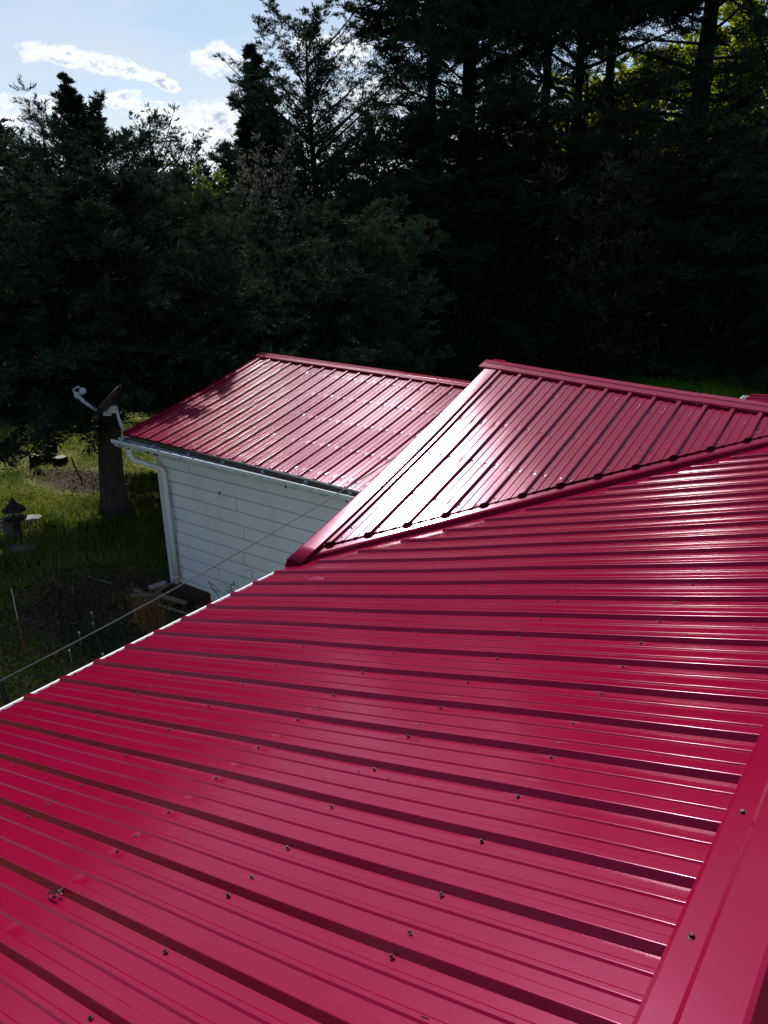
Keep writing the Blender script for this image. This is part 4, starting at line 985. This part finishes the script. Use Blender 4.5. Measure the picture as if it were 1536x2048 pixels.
# airy saplings behind the spike
ga = 'airy young trees on the left skyline'
TR('young_tree', polar(-51.2, 30), 'thin airy tree right of the leaning spike, bright sky behind it', barkm='bark2', cat='tree', H=8.3, zb=2, rad=dome(1.7, .5), nl=80, nsub=12, nleaf=12, leaf=.10, seed=141, rise=(.5, 1.3), r0=.08, wr=.35, group=ga)
TR('young_tree', polar(-48.8, 31), 'second airy tree right of the leaning spike, standing nearest the sky gap', barkm='bark2', cat='tree', H=7.9, zb=2, rad=dome(1.6, .5), nl=80, nsub=12, nleaf=12, leaf=.10, seed=151, rise=(.5, 1.3), r0=.08, wr=.35, group=ga)
TR('young_tree', polar(-57.6, 30), 'airy tree left of the leaning spike, thin twigs against low cloud', barkm='bark2', cat='tree', H=8.2, zb=2, rad=dome(1.6, .5), nl=70, nsub=12, nleaf=10, leaf=.10, seed=161, rise=(.4, 1.3), r0=.08, wr=.35, group=ga)
TR('young_tree', polar(-48.2, 25), 'small yellow green tree low in the sky gap', leafm='grass', cat='tree', H=6.7, zb=2, rad=dome(.9, .5), nl=60, nsub=12, nleaf=12, leaf=.08, seed=171, rise=(.5, 1.1), r0=.06, wr=.6)
V, mb = gen_tree(H=8.6, zb=3, rad=dome(2.2, .5), nl=50, nsub=8, nleaf=1, leaf=.02, seed=181, rise=(.5, 1.2), r0=.11, wr=.1, sublen=.3)
twigs(mb, (0, 0, 5.0), 70, 3.6, .6, .012, random.Random(8), .45, 5)
tree('bare_tree', polar(-61.8, 33), V, mb, M['brushleaf'], M['greybark'], 'leafless grey tree at the upper left edge, bare twigs against the sky', 'tree', crown='buds')
# tan sapling in front of the dark cedars
V, mb = gen_tree(H=6.3, zb=3.0, rad=dome(1.25, .6), nl=60, nsub=12, nleaf=8, leaf=.07, seed=191, rise=(.9, 1.6), r0=.045, wr=.4, sublen=.3)
twigs(mb, (0, 0, 2.2), 9, 3.6, .3, .016, random.Random(12), .25, 4)
tree('sapling', polar(-44.2, 20.5), V, mb, M['brushleaf'], M['greybark'], 'slender tan leaved sapling with pale stems in front of the dark cedars', 'sapling')
# yellow green woodland behind the right hand cedars
gk = 'sunlit yellow green trees behind the big cedars'
d1 = TR('leafy_tree', polar(-19.6, 40), 'bright yellow green tree glowing left of the right hand trunk', leafm='spring', barkm='greybark', cat='tree', group=gk, H=11.2, zb=4, rad=dome(3.6, .6), nl=90, nsub=20, nleaf=24, leaf=.17, seed=201, rise=(.3, .9), r0=.2, wr=.7, gap=.3)
dup_tree(d1, polar(-12.0, 42), 1.3, 1.2, 'bright yellow green tree reaching the top right corner', gk)
dup_tree(d1, polar(-22.6, 38), .7, .82, 'smaller yellow green tree glowing low through the branches right of centre', gk)
dup_tree(d1, polar(-15.8, 50), 2.9, 1.1, 'yellow green tree seen on both sides of the right hand trunk, farther back', gk)
d2 = TR('leafy_tree', polar(-24.5, 43), 'mid green leafy tree low behind the gap between the giants', leafm='deepleaf', barkm='greybark', cat='tree', group=gk, H=9, zb=2, rad=dome(4.0, .7), nl=90, nsub=18, nleaf=22, leaf=.17, seed=211, rise=(.3, .9), r0=.2, wr=.6)
dup_tree(d2, polar(-32.5, 42), 2.0, .95, 'mid green leafy tree showing left of the central trunk', gk)
dup_tree(d2, polar(-10.5, 36), 4.0, .9, 'mid green leafy tree at the right edge under the yellow crown', gk)
# grey brush under the big cedars
V, mb = gen_tree(H=6.6, zb=.8, rad=dome(2.1, .7), nl=60, nsub=14, nleaf=8, leaf=.13, seed=221, rise=(.6, 1.6), r0=.06, wr=.35)
twigs(mb, (0, 0, .2), 34, 5.5, .5, .022, random.Random(5), .4, 5)
gb = 'grey brushy saplings in the woods under the big cedars'; lb = 'grey twiggy sapling among the brush in the dark woods'
b1 = tree('brush_sapling', polar(-20.5, 33), V, mb, M['brushleaf'], M['greybark'], lb, 'sapling', gb)
for i, (a_, d_, s_) in enumerate(((-27.2, 28.5, 1.0), (-24.8, 27.5, 1.1), (-22.3, 28.5, 1.15), (-20.2, 26.5, 1.0), (-18.2, 28.5, 1.1), (-12.6, 28, 1.1), (-25, 34, 1.0), (-18, 36, 1.15), (-13.5, 34, 1.1), (-28, 35, .95), (-22.5, 38, 1.2), (-16, 40, 1.2), (-11, 32, .9), (-33.5, 34, .9))):
    dup_tree(b1, polar(a_, d_), i*1.7, s_, lb, gb)
# far woods: one mass
def far_woods():
    Vs = []; g = np.random.default_rng(77)
    protos = [gen_tree(H=9, zb=.5, rad=dome(3.4, .8), nl=60, nsub=12, nleaf=12, leaf=.30, seed=231, rise=(.3, 1), wr=.4)[0], gen_tree(H=11, zb=.5, rad=cone(3.0), nl=60, nsub=12, nleaf=12, leaf=.30, seed=241, rise=(.3, 1), wr=.4)[0]]
    k = 0
    for az in np.arange(-98, 12, 2.6):
        for d in (46, 58, 72):
            if az > -36 and d > 60: continue
            a = az+g.uniform(-1, 1); dd = d+g.uniform(-4, 4); P = protos[k % 2]; k += 1; th = g.uniform(0, 6.28); s = g.uniform(.55, .78)*(1.0 if d < 50 else 1.18)
            c, q = math.cos(th)*s, math.sin(th)*s; x, y = polar(a, dd)
            Vs.append(np.stack([P[:, 0]*c-P[:, 1]*q+x, P[:, 0]*q+P[:, 1]*c+y, P[:, 2]*s], -1))
    for az in np.arange(14, 262, 7.5):            # the belt goes on all round the clearing
        a = az+g.uniform(-2, 2); dd = 58+g.uniform(-6, 6); P = protos[k % 2]; k += 1; s = g.uniform(1.0, 1.35); th = g.uniform(0, 6.28)
        c, q = math.cos(th)*s, math.sin(th)*s; x, y = polar(a, dd)
        Vs.append(np.stack([P[:, 0]*c-P[:, 1]*q+x, P[:, 0]*q+P[:, 1]*c+y, P[:, 2]*s], -1))
    V = np.concatenate(Vs); o = np_obj('woods', V, leaf_faces(V), M['cedar2'], origin=(-40, 30, 0)); tag(o, 'far belt of dark evergreen woods behind all the nearer trees', 'woods', kind='stuff')
far_woods()
# small dark birdhouse on the trunk
b = on_z(200, 880, 1.55); c = Vector((-12.57, 8.28, 0)); dirn = (-Rr*.92-Aw*.3).normalized(); bh = c+dirn*.36+Vector((0, 0, 1.75))
t = thing('birdhouse', 'small black wooden birdhouse fixed to the left side of the bare cedar trunk', 'birdhouse', bh)
rot = Matrix((dirn, Vector((0, 0, 1)).cross(dirn), Vector((0, 0, 1)))).transposed()
m = MB(); m.box(bh+Vector((0, 0, .25)), (.22, .24, .5), rot); obj('box', m, M['black'], t, bevel=.008)
m = MB(); m.box(bh+dirn*.05+Vector((0, 0, -.01)), (.40, .30, .03), rot); obj('floor_ledge', m, M['black'], t)
m = MB(); m.box(bh+dirn*.04+Vector((0, 0, .52)), (.34, .32, .03), rot @ Matrix.Rotation(.2, 3, 'Y')); obj('roof', m, M['black'], t)

# ------------------------------------------------------------------ grass
def litter():
    g = np.random.default_rng(15); n = 15000
    x = np.concatenate([g.normal(-9.6, 1.3, n), g.uniform(-17, -7.6, n//3), g.normal(-15.0, .95, n//3)]); y = np.concatenate([g.normal(5.2, 1.0, n), g.uniform(2.5, 9.8, n//3), g.normal(9.1, .5, n//3)])
    k = ~((y > 6.6) & (x > -9.0)); x, y = x[k], y[k]; n = len(x)
    D = unit(np.stack([g.normal(0, 1, n), g.normal(0, 1, n), g.normal(.05, .25, n)], -1))
    V = leaf_tris(np.stack([x, y, g.uniform(.01, .06, n)], -1), D, g.uniform(.015, .065, n), g.choice([.12, .5, .6], n), g)
    tag(np_obj('leaf_litter', V, leaf_faces(V), M['litter'], origin=(-10, 5, 0)), 'brown fallen leaves and twiglets strewn over the shaded yard', 'leaf litter', kind='stuff')
litter()
def grass():
    g = np.random.default_rng(5); out = []
    def patch(n, x0, x1, y0, y1, hgt, keepf):
        x = g.uniform(x0, x1, n); y = g.uniform(y0, y1, n); k = keepf(x, y) > g.uniform(0, 1, n); x, y = x[k], y[k]; n = len(x)
        hh = hgt(x, y)*g.uniform(.4, 1.25, n); D = unit(np.stack([g.normal(0, .45, n), g.normal(0, .45, n), np.ones(n)], -1))
        P = np.stack([x, y, np.full(n, -.03)], -1); out.append(leaf_tris(P, D, hh+.03, np.full(n, .018)/np.maximum(hh, .03)*1.2, g))
    def tall(x, y): return .07+.20*np.exp(-(((x+12.6)/2.2)**2+((y-7.0)/1.1)**2))+.05*np.clip(np.sin(x*1.3)*np.sin(y*1.7+x), 0, 1)
    def keep(x, y):
        d = 1-((x+15.3)/1.7)**2-((y-9.1)/.85)**2; d2 = 1-((x+9.3)/1.8)**2-((y-5.9)/1.2)**2
        n = np.sin(x*2.1+np.sin(y*1.7)*2)*np.sin(y*2.6+1)*.5+.5
        k = .35+.65*n; k = np.where((d > 0) | (d2 > 0), .12*k, k); k = np.where((y > 6.45) & (x > -9.1), 0, k)
        return k
    patch(150000, -17, -7.2, 2.0, 10.5, tall, keep)
    patch(120000, -30, -15, 4.0, 18, lambda x, y: tall(x, y)*1.1, lambda x, y: keep(x, y)*.9)
    patch(60000, -9.5, 1.0, 18, 32, lambda x, y: .45+0*x, lambda x, y: (np.sin(x*1.4+1)*np.sin(y*.9) > -.3)*.9)
    patch(14000, -16.5, -11, 19, 25, lambda x, y: .30+0*x, lambda x, y: (np.sin(x*1.9+1)*np.sin(y*.9) > -.2)*.9)
    V = np.concatenate(out); out.clear()
    for px, py, wx in ((1290, 768, 1.1), (1395, 778, 1.7), (900, 752, 1.3), (1440, 790, 1.0)):
        c = on_z(px, py+26); patch(5200, c.x-wx, c.x+wx, c.y-.7, c.y+.7, lambda x, y: .55+0*x, lambda x, y: 1-((x-c.x)/wx)**2)
    W2 = np.concatenate(out); tag(np_obj('weeds', W2, leaf_faces(W2), M['weeds'], origin=(-8, 25, 0)), 'tall weeds with sunlight painted into their green, just beyond the cross gable ridge', 'weeds', kind='stuff')
    o = np_obj('grass', V, leaf_faces(V), M['grass'], origin=(-13, 7, 0)); tag(o, 'patchy lawn grass, sunlit at the left and tall and shaded around the bird feeder', 'grass', kind='stuff')
grass()
